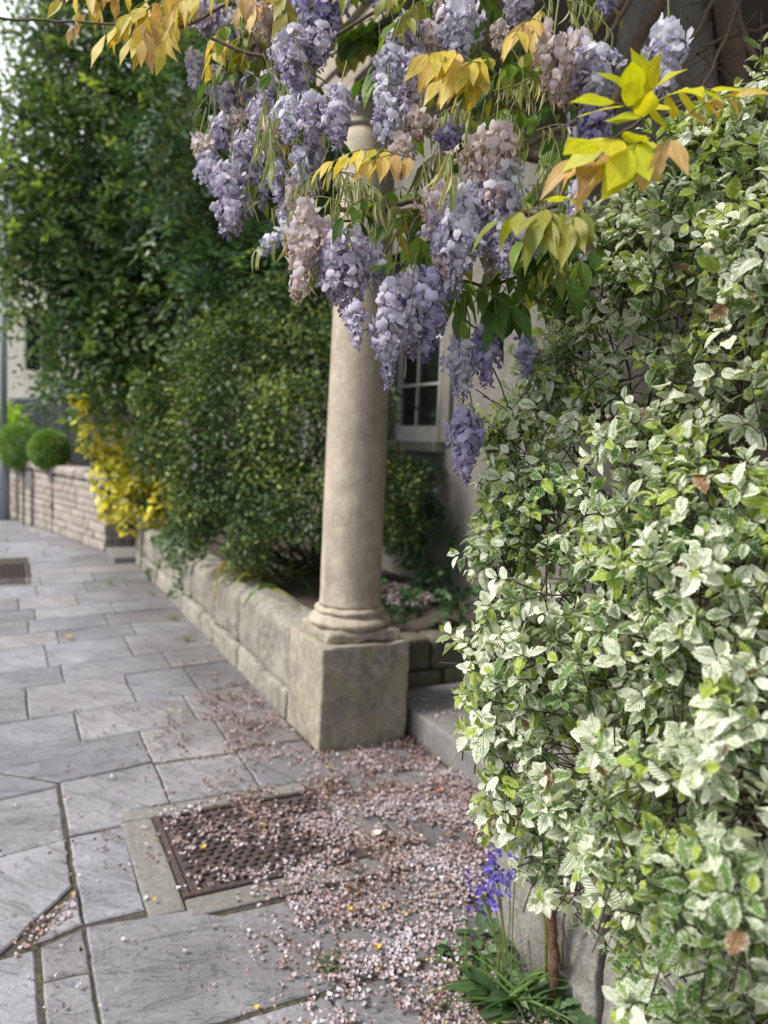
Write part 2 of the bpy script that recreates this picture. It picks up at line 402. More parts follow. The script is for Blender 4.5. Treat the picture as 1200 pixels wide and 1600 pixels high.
M['lime'] = leaf_mat('lime shrub leaf', [(0, (.14, .28, .02)), (1, (.35, .55, .05))], .4, .4, .1)
M['grass'] = leaf_mat('grass blade', [(0, (.05, .12, .02)), (.7, (.12, .2, .04)), (.9, (.3, .28, .07)), (1, (.4, .25, .06))], .5, .35, 0)
M['weed'] = leaf_mat('weed leaf', [(0, (.05, .10, .04)), (.6, (.10, .17, .08)), (1, (.2, .28, .16))], .45, .3, .2)
M['wyellow'] = leaf_mat('young bronze yellow wisteria leaflet', [(0, (.38, .36, .05)), (.3, (.60, .50, .08)), (.6, (.68, .51, .14)), (.85, (.58, .38, .16)), (1, (.44, .28, .15))], .5, .48, .12, .5, (1.1, 1.0, .6))
M['wlime'] = leaf_mat('lime wisteria leaflet', [(0, (.42, .47, .015)), (.6, (.62, .61, .02)), (1, (.64, .56, .05))], .5, .5, .08, .35, (1.1, 1.05, .6))
M['wolive'] = leaf_mat('olive wisteria leaflet', [(0, (.12, .16, .02)), (.5, (.25, .28, .04)), (1, (.42, .36, .10))], .5, .48, .12, .45)
M['wgreen'] = leaf_mat('green wisteria leaflet', [(0, (.05, .11, .02)), (.6, (.10, .19, .03)), (1, (.2, .3, .04))], .36, .4, .3)
M['wyoung'] = leaf_mat('pale folded young leaflet', [(0, (.22, .26, .10)), (.5, (.34, .38, .18)), (.85, (.46, .47, .27)), (1, (.5, .42, .22))], .5, .35, .1)
M['lilac'] = flower_mat('lilac wisteria flower', (.68, .65, .76), (.50, .44, .62), [(0, .62), (.5, .95), (1, (1.15, 1.12, 1.08))])
M['pale'] = flower_mat('pale wisteria flower', (.74, .73, .82), (.56, .52, .70), [(0, .7), (.5, .95), (1, 1.1)])
M['violet'] = flower_mat('violet wisteria flower', (.55, .51, .70), (.38, .32, .57), [(0, .6), (.5, .95), (1, 1.2)])
M['faded'] = flower_mat('fading wisteria flower', (.70, .62, .62), (.60, .48, .42), [(0, (.7, .6, .55)), (.5, .95), (.8, (1.1, 1.1, 1.15)), (1, (1.0, 1.05, 1.3))])
M['bluebell'] = flower_mat('bluebell flower', (.22, .18, .68), (.16, .12, .55), [(0, .7), (1, 1.2)])
M['petal'] = petal_mat()

# ------------------------------------------------------------------ templates (length 1 along +y)
def grid_leaf(prof, fold=.15, droop=.15, wave=0.0, curl=0.0, teeth=None):
    """prof: half width at each station"""
    n = len(prof); V = []; U = []
    for i, w_ in enumerate(prof):
        t = i / (n - 1); y = t; z = -droop * t * t
        wl = w_; wr = w_
        if teeth: wl = w_ * teeth[i % 2]; wr = w_ * teeth[(i + (0 if n % 2 else 0)) % 2]
        zz = fold * w_ + curl * math.sin(t * 9) * w_ + wave * math.sin(t * 14)
        V += [(-wl, y, z + zz), (0, y, z), (wr, y, z + fold * w_ - curl * math.sin(t * 9) * w_ + wave * math.sin(t * 11 + 1))]
        U += [(-1, t), (0, t), (1, t)]
    F = []
    for i in range(n - 1):
        a = i * 3; F += [(a, a + 1, a + 4, a + 3), (a + 1, a + 2, a + 5, a + 4)]
    return np.array(V, float), F, np.array(U, float)
HOLLY = [grid_leaf([.02, .10, .18, .24, .275, .30, .31, .305, .29, .265, .225, .165, .09, .012], fold=f, droop=d, wave=w_, curl=c, teeth=(.89, 1.06)) for f, d, w_, c in
         ((.3, .15, .008, .1), (.5, .3, .012, -.15), (.1, .35, .015, .2), (.35, -.05, .01, .1), (.75, .15, .008, .15), (.15, .6, .01, .0))]
HOLLY_B = [grid_leaf([.02, .17, .28, .34, .36, .33, .27, .16, .01], fold=f, droop=d, wave=.012, curl=c, teeth=(.86, 1.06)) for f, d, c in ((.3, .2, .2), (.5, .1, -.2))]
WLEAF = [grid_leaf([.01, .10, .165, .195, .19, .155, .10, .045, .004], fold=f, droop=d, curl=c, wave=w_) for f, d, c, w_ in
         ((.1, .12, .12, .008), (.3, .35, -.12, .01), (.0, .2, .15, .012), (.5, .15, .06, .008))]
YOUNG = [grid_leaf([.01, .05, .075, .07, .045, .004], fold=1.2, droop=d) for d in (.2, .5)]
SMALL = (np.array([(0, 0, 0), (-.26, .35, .06), (0, .45, -.02), (.26, .35, .06), (0, 1, -.08)], float), [(0, 2, 1), (0, 3, 2), (1, 2, 4), (2, 3, 4)], np.array([(0, 0), (-1, .35), (0, .45), (1, .35), (0, 1)], float))
OVAL = grid_leaf([.05, .26, .32, .22, .02], fold=.25, droop=.15)
BLADE = grid_leaf([.02, .022, .022, .02, .016, .01, .002], fold=.5, droop=.75)
def ivy_t():
    V = [(0, 0, 0), (-.38, .05, .02), (-.3, .35, .05), (-.5, .55, .03), (-.2, .6, .02), (0, 1, -.08), (.2, .6, .02), (.5, .55, .03), (.3, .35, .05), (.38, .05, .02), (0, .45, 0)]
    F = [(10, i, i + 1) for i in range(1, 9)] + [(10, 9, 0), (10, 0, 1)]
    return np.array(V, float), F, np.array([(v[0] * 2, v[1]) for v in V], float)
IVY = ivy_t()
def flower_t(openk=1.0, sd=0, back=.22):
    V = []; F = []; U = []; rg = np.random.default_rng(sd)
    # banner: rounded petal, cupped backward, standing on the end of the pedicel
    nx, nz = 5, 4
    for j in range(nz):
        for i in range(nx):
            s_ = (i / (nx - 1)) * 2 - 1; t = j / (nz - 1)
            wd = [.14, .50, .56, .34][j] * openk
            x = s_ * wd; z = t * .78 + .02 - (.06 if j == 3 and i == 2 else 0); y = .42 - back * t * t - .16 * s_ * s_ * wd * 2 * openk + .05 * math.sin(3 * t) + rg.normal() * .035 * (.3 + t); x += rg.normal() * .03 * t; z += rg.normal() * .04 * t
            V.append((x, y, z)); U.append((s_, t))
    for j in range(nz - 1):
        for i in range(nx - 1): a = j * nx + i; F.append((a, a + 1, a + nx + 1, a + nx))
    # keel and wings: folded boat pointing out and down
    b = len(V)
    for t, w_, h in ((0, .05, .05), (.35, .19, .13), (.7, .17, .12), (1, .03, .03)):
        y = .40 + t * .46; z = .06 - t * .16 - .05 * math.sin(t * 3)
        for k, (sx, sz) in enumerate(((-1, 1), (-1.1, -.6), (0, -1.5), (1.1, -.6), (1, 1))):
            V.append((sx * w_, y, z + sz * h)); U.append((sx, 2 + t))
    for i in range(3):
        for k in range(4): a = b + i * 5 + k; F.append((a, a + 1, a + 6, a + 5))
    # pedicel
    p = len(V); V += [(-.02, 0, .0), (.02, 0, .0), (.03, .42, .06), (-.03, .42, .06)]; U += [(0, 2.9)] * 4; F.append((p, p + 1, p + 2, p + 3))
    return np.array(V, float), F, np.array(U, float)
FLOWER = [flower_t(1., 1), flower_t(.8, 2, .05), flower_t(1.15, 3, .35), flower_t(.95, 4, .5), flower_t(.6, 5, -.1)]
def bud_t():
    V = [(0, 0, 0), (-.12, .3, .08), (.12, .3, .08), (0, .3, -.12), (-.16, .6, .08), (.16, .6, .08), (0, .6, -.16), (0, .95, -.03)]
    F = [(0, 1, 2), (0, 2, 3), (0, 3, 1), (1, 4, 5, 2), (2, 5, 6, 3), (3, 6, 4, 1), (4, 7, 5), (5, 7, 6), (6, 7, 4)]
    return np.array(V, float), F, np.array([(v[0], 2 + v[1] * .9) for v in V], float)
BUD = bud_t()
def petal_t(cup, tw):
    V = []; U = []
    for j in range(3):
        for i in range(3):
            s_, t = i - 1, j / 2; wd = (.22, .42, .3)[j]
            V.append((s_ * wd, t - .5, cup * (s_ * s_ * .5 + (t - .5) ** 2 * 1.5) + tw * s_ * (t - .5))); U.append((s_, t))
    F = [(j * 3 + i, j * 3 + i + 1, j * 3 + i + 4, j * 3 + i + 3) for j in range(2) for i in range(2)]
    return np.array(V, float), F, np.array(U, float)
PETAL = [petal_t(.5, .3), petal_t(.9, -.4), petal_t(-.4, .5)]

def place(B, temps, P, d, n, S, rnd):
    Rm = frames(d, n); k = rng.integers(0, len(temps), len(P)); S = np.asarray(S, float); rnd = np.asarray(rnd, float)
    for i, T in enumerate(temps):
        m = k == i; B.add(T, P[m], Rm[m], S[m], rnd[m])

# ================================================================== GROUND
def slab_bm(poly, z, th=.05, gap=.004, bev=.006, tilt=(0, 0)):
    c = np.mean(poly, axis=0); n = len(poly); P = [np.array(p, float) for p in poly]
    def inset(g):
        o = []
        for i in range(n):
            a, b, c_ = P[i - 1], P[i], P[(i + 1) % n]
            e1 = unit(b - a); e2 = unit(c_ - b); n1 = np.array([-e1[1], e1[0]]); n2 = np.array([-e2[1], e2[0]])
            bi = n1 + n2; k = g / max(.25, float(np.dot(bi, n1))); o.append(b + bi * k)
        return o
    outer = inset(gap); inner = inset(gap + bev)
    def wob(ring, amp):
        o = []
        for i in range(len(ring)):
            a, b = ring[i], ring[(i + 1) % len(ring)]; m = max(2, int(np.linalg.norm(b - a) / .035))
            for k in range(m):
                p = a + (b - a) * k / m; nv = mnoise.noise_vector(Vector((p[0] * 14, p[1] * 14, z * 90))); nv2 = mnoise.noise_vector(Vector((p[0] * 3, p[1] * 3, z * 50 + 7)))
                o.append(p + np.array([nv.x, nv.y]) * amp + np.array([nv2.x, nv2.y]) * amp)
        return o
    bm = bmesh.new()
    zz = lambda p, dz: z + dz + tilt[0] * (p[0] - c[0]) + tilt[1] * (p[1] - c[1])
    m = [max(2, int(np.linalg.norm(outer[(i + 1) % n] - outer[i]) / .035)) for i in range(n)]
    def ring(rg, dz):
        o = []
        for i in range(n):
            a, b = rg[i], rg[(i + 1) % n]
            for k in range(m[i]):
                p = a + (b - a) * k / m[i]
                q = outer[i] + (outer[(i + 1) % n] - outer[i]) * k / m[i]
                nv = mnoise.noise_vector(Vector((q[0] * 16, q[1] * 16, z * 90))); nv2 = mnoise.noise_vector(Vector((q[0] * 4, q[1] * 4, z * 50 + 7)))
                p = p + np.array([nv.x, nv.y]) * .005 + np.array([nv2.x, nv2.y]) * .006
                o.append(bm.verts.new((p[0], p[1], zz(p, dz))))
        return o
    r0 = ring(outer, -th); r1 = ring(outer, -bev * .8); r2 = ring(inner, 0)
    for a, b in ((r0, r1), (r1, r2)):
        for i in range(len(a)): j = (i + 1) % len(a); bm.faces.new((a[i], a[j], b[j], b[i]))
    bm.faces.new(r2)
    return bm

pav = link('pavement', np_mesh('pavement', np.array([(-1.0, -3, -.007), (8, -3, -.007), (8, 45, -.007), (-1.0, 45, -.007)]), np.arange(4), np.array([0]), smooth=False), M['joint'])
tag(pav, 'old pavement of grey riven flagstones beside the low stone walls', None, None, 'structure')
gnd = link('ground', np_mesh('ground', np.array([(-150, -150, -.16), (200, -150, -.16), (200, 250, -.16), (-150, 250, -.16)], float), np.arange(4), np.array([0]), smooth=False), M['soil'])
tag(gnd, 'earth stretching away beyond the street', kind='structure')
road = link('road', np_mesh('road', np.array([(-8, -60, -.13), (-1.12, -60, -.13), (-1.12, 120, -.13), (-8, 120, -.13)], float), np.arange(4), np.array([0]), smooth=False), M['asphalt'])
tag(road, 'dark asphalt road running beside the pavement', kind='structure')
kerb = box('kerb', (-1.13, -1.0, -3, 45, -.3, 0.0), M['step'], None, .01); tag(kerb, 'straight stone kerb along the pavement edge', kind='structure')

slabs = []
SL = .15
def row(y0, y1, xs, sl=SL):
    for a, b in zip(xs, xs[1:]):
        slabs.append([(a, y0 + sl * a), (b, y0 + sl * b), (b, y1 + sl * b), (a, y1 + sl * a)])
# near slabs, fitted to the joints in the picture
slabs += [[(.225, 1.80), (1.36, 1.80), (1.36, 2.22), (.62, 2.235), (.53, 2.30), (.225, 2.335)],
          [(.10, 1.4), (.225, 1.4), (.225, 2.12), (.10, 2.13)],
          [(.10, 2.13), (.225, 2.12), (.225, 2.335), (.10, 2.285)],
          [(-.5, 1.4), (.095, 1.4), (.09, 2.285), (-.5, 2.20)],
          [(.082, 2.295), (.225, 2.345), (.222, 2.55)],
          [(-.5, 2.215), (.0, 2.285), (.215, 2.56), (.215, 2.885), (-.5, 2.72)],
          [(-.5, 2.72), (.215, 2.885), (.22, 3.345), (-.5, 3.18)],
          [(-.5, 3.18), (.22, 3.35), (.22, 3.37), (-.1, 3.65), (-.5, 3.65)],
          [(.225, 2.345), (.41, 2.345), (.42, 2.905), (.225, 2.89)],
          [(.225, 2.90), (.42, 2.915), (.47, 3.02), (.62, 3.03), (.62, 3.44), (.225, 3.37)],
          [(-.1, 3.65), (.22, 3.375), (.62, 3.45), (.62, 3.84), (-.2, 3.72)],
          [(.62, 3.03), (1.0, 3.03), (1.0, 3.42), (.62, 3.42)],
          [(1.0, 3.03), (1.35, 3.03), (1.35, 3.46), (1.0, 3.44)],
          [(.62, 3.44), (1.0, 3.44), (1.0, 3.90), (.62, 3.84)],
          [(1.0, 3.45), (1.35, 3.47), (1.36, 3.95), (1.0, 3.90)],
          [(1.36, 2.1), (1.86, 2.1), (1.86, 2.62), (1.36, 2.62)],
          [(1.36, 2.62), (1.86, 2.62), (1.86, 3.28), (1.36, 3.28)],
          [(1.28, 2.26), (1.355, 2.26), (1.355, 3.02), (1.28, 3.02)],
          [(.10, .7), (.9, .7), (.9, 1.39), (.10, 1.39)], [(.9, .7), (1.36, .7), (1.36, 1.39), (.9, 1.39)],
          [(.225, 1.40), (.80, 1.40), (.80, 1.79), (.225, 1.79)], [(.80, 1.40), (1.36, 1.40), (1.36, 1.79), (.80, 1.79)]]
row(3.75, 4.17, [-.1, .35, .93, 1.37]); row(4.17, 4.69, [-.5, .13, .68, 1.05, 1.38]); row(4.69, 5.05, [-.5, .34, .98, 1.4])
row(5.05, 5.57, [-.5, .27, .80, 1.4]); row(5.57, 5.93, [-.5, .37, .9, 1.4]); row(5.93, 6.33, [-.5, .19, .75, 1.4]); row(6.33, 6.71, [-.5, .25, .85, 1.4])
row(6.71, 7.2, [-.5, .14, .6, 1.4]); row(7.2, 7.72, [-.5, .3, .72, 1.1, 1.4])
y = 7.72; k = 0
while y < 24:
    h_ = random.uniform(.38, .55); y1 = y + h_; k += 1
    xs = [-.95]
    while xs[-1] < 1.3: xs.append(xs[-1] + random.uniform(.45, .95))
    if y < 9.1: xs = [x for x in xs if x > .3]; xs = [.28] + xs if y > 7.8 else [-.5] + xs
    row(y, y1, xs); y = y1
y = -1.5
for y0 in np.arange(-1.6, 23.5, .52):       # outer strip of slabs along the kerb
    slabs.append([(-.99, y0), (-.51, y0), (-.51, y0 + .515), (-.99, y0 + .515)])
for i, p in enumerate(slabs):
    if all(q[1] > 8.2 for q in p) and False: continue
    z = random.uniform(-.003, .003)
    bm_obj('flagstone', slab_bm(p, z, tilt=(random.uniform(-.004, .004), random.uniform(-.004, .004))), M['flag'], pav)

# inspection covers
def cover(x0, x1, y0, y1, label, surround=True):
    e = empty('inspection_cover', (x0, y0, 0), label, 'manhole cover')
    if surround:
        g = .006
        for d in ((x0 - .12, x0 - g, y0 - .06, y1 + .0), (x0 - .115, x1 + .1, y1 + g, y1 + .085), (x0 + .0, x1 + .1, y0 - .105, y0 - g), (x1 + g, x1 + .1, y0, y1)):
            block('concrete_surround', (*d, -.05, .003), M['concrete'], e, r=.006, n=6, amp=.003, fr=14)
    w_ = .022
    for d in ((x0, x0 + w_, y0, y1), (x1 - w_, x1, y0, y1), (x0 + w_, x1 - w_, y0, y0 + w_), (x0 + w_, x1 - w_, y1 - w_, y1)):
        box('frame_bar', (*d, -.04, .006), M['cast'], e, .003)
    box('plate', (x0 + w_ + .004, x1 - w_ - .004, y0 + w_ + .004, y1 - w_ - .004, -.03, -.003), M['cast'], e, .002)
    bm = bmesh.new(); s_ = .042; j = 0; yy = y0 + w_ + .03
    while yy < y1 - w_ - .02:
        xx = x0 + w_ + .03 + (s_ / 2 if j % 2 else 0)
        while xx < x1 - w_ - .02:
            r_ = bmesh.ops.create_cone(bm, cap_ends=True, segments=8, radius1=.015, radius2=.011, depth=.009, matrix=Matrix.Translation((xx, yy, .0012)) @ Matrix.Rotation((j % 2) * .7, 4, 'Z') @ Matrix.Diagonal((1.2, .62, 1, 1)))
            xx += s_
        yy += s_ * .72; j += 1
    st = bm_obj('raised_studs', bm, M['cast'], e); st['kind'] = 'stuff'
    return e
cover(.53, 1.20, 2.36, 2.93, 'rusty studded iron cover in a concrete surround strewn with petals')
cover(-.45, .26, 7.86, 9.0, 'dark iron cover in the paving farther along at the left edge', False)

# ================================================================== COLUMNS AND PORTICO
def column(cy, label, seed, ms, mp_):
    cx = 1.60; e = empty('stone_column', (cx, cy, 0), label, 'column', 'columns carrying the portico')
    block('plinth', (1.365, 1.835, cy - .235, cy + .235, -.02, .505), mp_, e, r=.009, n=16, amp=.008, seed=seed, fr=9)
    block('base_slab', (1.405, 1.795, cy - .195, cy + .195, .502, .56), ms, e, r=.018, n=14, amp=.014, seed=seed + 3, fr=14)
    pr = [(.14, .555)] + [(.186 + .026 * math.sin(math.pi * t), .558 + .055 * t) for t in np.linspace(0, 1, 8)]
    pr += [(.176, .616), (.170, .622)] + [(.166 + .014 * math.sin(math.pi * t), .625 + .032 * t) for t in np.linspace(0, 1, 6)] + [(.158, .66), (.14, .661)]
    lathe('base_moulding', cx, cy, pr, ms, e, amp=.006, seed=seed, fr=16)
    def rad(t): return .154 - .030 * t ** 1.6 + .003 * math.sin(math.pi * t)
    sh = [(.158, .662), (.157, .675)] + [(rad(t), .69 + 2.28 * t) for t in np.linspace(0, 1, 40)]
    lathe('shaft', cx, cy, sh, ms, e, seg=64, amp=.0022, seed=seed, fr=7)
    cp = [(.12, 2.971), (.134, 2.975), (.137, 2.985), (.134, 2.995), (.122, 2.999), (.122, 3.03), (.135, 3.036), (.150, 3.055), (.158, 3.07), (.13, 3.071)]
    lathe('capital', cx, cy, cp, ms, e, amp=.002, seed=seed)
    block('abacus', (cx - .17, cx + .17, cy - .17, cy + .17, 3.072, 3.118), ms, e, r=.006, n=3, amp=.002)
    return e
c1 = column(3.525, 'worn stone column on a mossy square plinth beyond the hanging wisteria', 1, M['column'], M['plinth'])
c2 = column(1.62, 'shaded stone column half buried behind the variegated holly', 5, M['shade_painted'], M['nearwall'])
# crack and chips on the far column
def on_shaft(px, py, rr=.1515):
    r = CAM @ np.array([px - 600, 800 - py, -1200.]); r = r / np.linalg.norm(r); o = EYE - np.array([1.6, 3.525, 0])
    a = r[0] ** 2 + r[1] ** 2; b_ = 2 * (o[0] * r[0] + o[1] * r[1]); c_ = o[0] ** 2 + o[1] ** 2 - rr ** 2
    D = max(0, b_ * b_ - 4 * a * c_); t = (-b_ - math.sqrt(D)) / (2 * a); return EYE + t * r
crk = [on_shaft(*p) for p in ((536, 800), (539, 822), (547, 845), (556, 862), (564, 877), (575, 879), (584, 874))]
tubes('crack', [smooth_path(crk, 4, .0008)], [.0016], M['interior'], c1, 5)
porch = empty('portico_roof', (1.6, 2.5, 3.12), 'moulded stone portico beam running overhead between the two columns', 'portico')
for nm, x0, z0, z1 in (('lower_fascia', 1.435, 3.12, 3.235), ('upper_fascia', 1.418, 3.237, 3.36), ('bed_moulding', 1.39, 3.362, 3.40), ('frieze', 1.425, 3.402, 3.60), ('cornice', 1.26, 3.602, 3.68), ('cornice_lip', 1.22, 3.682, 3.74)):
    block(nm, (x0, 1.78 - (x0 - 1.4) * .2, 1.30, 3.78 + (1.435 - x0), z0, z1), M['column'], porch, r=.005, n=6, amp=.003)
box('ceiling', (1.785, 3.0, 1.2, 3.76, 3.30, 3.36), M['render'], porch, .003)
box('end_beam', (1.80, 3.0, 3.36, 3.755, 3.12, 3.298), M['column'], porch, .004)
box('roof_slab', (1.24, 3.3, 1.1, 3.95, 3.742, 3.82), M['slate'], porch, .01)
# porch step and inner kerb wall
st = block('porch_step', (1.875, 3.0, 1.1, 3.62, -.02, .14), M['step'], None, r=.014, n=10, amp=.003, fr=3); tag(st, 'worn grey stone step leading into the shaded portico', 'step')
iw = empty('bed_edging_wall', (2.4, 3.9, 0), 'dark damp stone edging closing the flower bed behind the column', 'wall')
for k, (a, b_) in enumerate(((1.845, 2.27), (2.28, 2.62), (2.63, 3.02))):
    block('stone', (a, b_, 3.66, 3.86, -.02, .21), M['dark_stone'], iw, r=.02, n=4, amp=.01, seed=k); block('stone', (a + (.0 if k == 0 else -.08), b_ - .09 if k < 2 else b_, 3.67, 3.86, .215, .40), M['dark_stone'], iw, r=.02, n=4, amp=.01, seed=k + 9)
# house
house = empty('house', (3.2, 4, 0), 'grey rendered house front with a white sash window behind the portico', 'house')
WX = 2.95; wy0, wy1, wz0, wz1 = 4.98, 6.05, 1.50, 3.05
for d in ((WX, 3.4, -4, 2.0, -.1, 8), (WX, 3.4, 2.0, 2.95, 2.35, 8), (WX, 3.4, 2.95, wy0, -.1, 8), (WX, 3.4, wy0, wy1, -.1, wz0), (WX, 3.4, wy0, wy1, wz1, 8), (WX, 3.4, wy1, 9.4, -.1, 8)):
    box('wall', d, M['render'], house, 0)
dr = box('door', (3.16, 3.2, 2.0, 2.95, .0, 2.35), M['wood'], house, .004)
for (a, b_) in ((.2, 1.0), (1.15, 2.15)):
    for (c_, d_) in ((2.1, 2.43), (2.52, 2.85)): box('door_panel', (3.148, 3.158, c_, d_, a, b_), M['wood'], dr, .003)
box('sill', (WX - .09, WX + .16, wy0 - .07, wy1 + .07, wz0 - .075, wz0 - .002), M['render'], house, .006)
box('window_surround', (WX - .035, WX + .02, wy0 - .15, wy0 - .003, wz0, wz1 + .12), M['render'], house, .004)
win = box('window', (WX + .16, WX + .20, wy0 + .002, wy0 + .07, wz0, wz1), M['white'], house, .004)
for nm, d in (('frame', (WX + .16, WX + .20, wy1 - .07, wy1 - .002, wz0, wz1)), ('frame', (WX + .155, WX + .205, wy0 + .072, wy1 - .072, wz0, wz0 + .13)), ('frame', (WX + .16, WX + .2, wy0 + .072, wy1 - .072, wz1 - .07, wz1)), ('meeting_rail', (WX + .155, WX + .2, wy0 + .072, wy1 - .072, 2.31, 2.355))):
    box(nm, d, M['white'], win, .004)
for yb in (5.33, 5.69):
    box('glazing_bar', (WX + .165, WX + .187, yb - .011, yb + .011, wz0 + .132, wz1 - .072), M['white'], win, .002)
for zb in (1.97, 2.68):
    for a, b_ in ((wy0 + .073, 5.318), (5.342, 5.678), (5.702, wy1 - .073)): box('glazing_bar', (WX + .166, WX + .186, a, b_, zb - .011, zb + .011), M['white'], win, .002)
for za, zb in ((wz0 + .13, 2.31), (2.355, wz1 - .07)): box('pane', (WX + .189, WX + .193, wy0 + .07, wy1 - .07, za, zb), M['glass'], win, 0)
box('dark_room', (WX + .45, WX + .47, wy0 - .3, wy1 + .3, 1.2, 3.3), M['interior'], house, 0)

# ================================================================== WALLS
gw = empty('low_stone_wall', (1.5, 6, 0), 'low garden wall of weathered rounded blocks running on from the plinth', 'wall')
y = 3.785; k = 0
for ln in (1.0, .62, .75, .85, .8, .68):
    top = .50 - .012 * k + random.uniform(-.012, .012)
    block('coping_stone', (1.375 + random.uniform(-.008, .01), 1.66, y, y + ln - .02, .145, top), M['wall'], gw, r=.035, n=12, amp=.024, seed=k, rtop=.07, fr=4.5); y += ln; k += 1
yl = 3.785; k = 0
while yl < 8.4:
    ln = random.uniform(.4, .75); block('lower_stone', (1.36 + random.uniform(-.01, .01), 1.66, yl, min(yl + ln, 8.48) - .012, -.03, .141), M['wall'], gw, r=.02, n=6, amp=.012, seed=k + 20, fr=6); yl += ln; k += 1
block('gatepost', (1.345, 1.66, 8.52, 8.80, -.03, .53), M['wall'], gw, r=.04, n=5, amp=.02, seed=77)
nw = empty('near_stone_wall', (1.5, .5, 0), 'low stone wall under the variegated holly at the street edge', 'wall')
y = 1.372; k = 0
for ln in (.72, .66, .8, .7):
    block('stone', (1.37, 1.62, y - ln + .008, y, -.03, .27), M['nearwall'], nw, r=.02, n=8, amp=.012, seed=k + 40, fr=6); block('stone', (1.365, 1.62, y - ln + .12, y + (.12 if k else 0) - .01, .275, .52), M['nearwall'], nw, r=.02, n=8, amp=.012, seed=k + 50, fr=6); y -= ln; k += 1
bed = block('flower_bed', (1.665, 2.95, 3.86, 8.8, -.05, .42), M['soil'], None, r=.03, n=24, amp=.04, fr=3); tag(bed, kind='structure'); tag(bed, 'dark earth of the raised bed behind the wall')
bed2 = block('planting_bed', (1.62, 1.87, -1.6, 1.36, -.05, .46), M['soil'], None, r=.03, n=8, amp=.02, fr=3); tag(bed2, 'dark earth behind the near wall', kind='structure')
# far rubble wall, angled along the bend
fa = np.array([1.14, 9.73]); fb = np.array([-.35, 15.6]); fd = unit(fb - fa); fn = np.array([fd[1], -fd[0]])   # fn points to the garden side
fn = fn if fn[0] > 0 else -fn
fw = empty('rubble_stone_wall', (fa[0], fa[1], 0), 'coursed rubble stone wall at the bend of the pavement', 'wall')
FL = float(np.linalg.norm(fb - fa))
core = bmesh.new()
def along(s_, off, z): p = fa + fd * s_ + fn * off; return (p[0], p[1], z)
def far_block(nm, s0, s1, o0, o1, z0, z1, seed, mat, r=.012, amp=.008, n=2):
    bm = block_bm(s0, s1, o0, o1, z0, z1, r=r, n=n, amp=amp, seed=seed, fr=8)
    for v in bm.verts: v.co = Vector(along(v.co.x, v.co.y, v.co.z))
    bmesh.ops.recalc_face_normals(bm, faces=bm.faces)
    return bm_obj(nm, bm, mat, fw, True)
far_block('core', .02, FL, .02, .33, -.02, .78, 1, M['dark_stone'], n=1)
z = 0.; ci = 0
while z < .76:
    h_ = random.uniform(.085, .13); s_ = 0.
    while s_ < FL:
        ln = random.uniform(.16, .38)
        if s_ + ln > 5.2 and s_ < 5.2: pass
        far_block('stone', s_ + .004, min(s_ + ln, FL) - .004, -.012 + random.uniform(-.008, .006), .10, z + .004, min(z + h_, .80) - .004, ci, M['farwall'], n=1); s_ += ln; ci += 1
    # the end face beside the gateway
    for a, b_ in ((.105, .23), (.235, .36)): far_block('stone', -.012, .14, a, b_, z + .004, min(z + h_, .8) - .004, ci, M['farwall'], n=1); ci += 1
    z += h_
s_ = 0.; k = 0
while s_ < FL:
    ln = random.uniform(.28, .42); hh = .96 if s_ > .5 else .93
    far_block('coping_stone', s_ - .02, min(s_ + ln, FL) - .012 - .02, -.03, .38, .802, hh + random.uniform(-.012, .012), 300 + k, M['farwall'], r=.06, amp=.012, n=3); s_ += ln; k += 1
gs = block('gateway_step', (1.13, 2.4, 8.86, 9.62, -.03, .07), M['step'], None, r=.01, n=4, amp=.004); tag(gs, 'stone step in the gateway between the low wall and rubble wall', 'step')
gp = block('gateway_wall', (1.5, 3.0, 9.85, 10.2, -.03, 1.0), M['dark_stone'], None, r=.02, n=5, amp=.01); tag(gp, 'shaded stone wall set back inside the gateway', 'wall')

# ================================================================== FAR THINGS
fe = empty('board_fence', (1.6, 11, 0), 'black vertical board fence behind the rubble wall', 'fence')
def far_box(nm, s0, s1, o0, o1, z0, z1, mat, par, bev=.004):
    bm = bmesh.new(); bmesh.ops.create_cube(bm, size=1)
    for v in bm.verts: v.co = Vector(along((s0 + s1) / 2 + v.co.x * (s1 - s0), (o0 + o1) / 2 + v.co.y * (o1 - o0), (z0 + z1) / 2 + v.co.z * (z1 - z0)))
    bmesh.ops.recalc_face_normals(bm, faces=bm.faces)
    if bev: bmesh.ops.bevel(bm, geom=bm.edges[:], offset=bev, segments=1, affect='EDGES')
    return bm_obj(nm, bm, mat, par)
s_ = -.6
while s_ < 6.4:
    far_box('board', s_, s_ + .135, .62 + random.uniform(-.006, .006), .645, .1, 1.93 + random.uniform(-.015, .015), M['fence'], fe); s_ += .15
for zz in (.5, 1.2, 1.80): far_box('rail', -.6, 6.4, .65, .69, zz, zz + .07, M['fence'], fe)
far_box('top_rail', -.6, 6.42, .60, .67, 1.95, 1.985, M['metal'], fe)
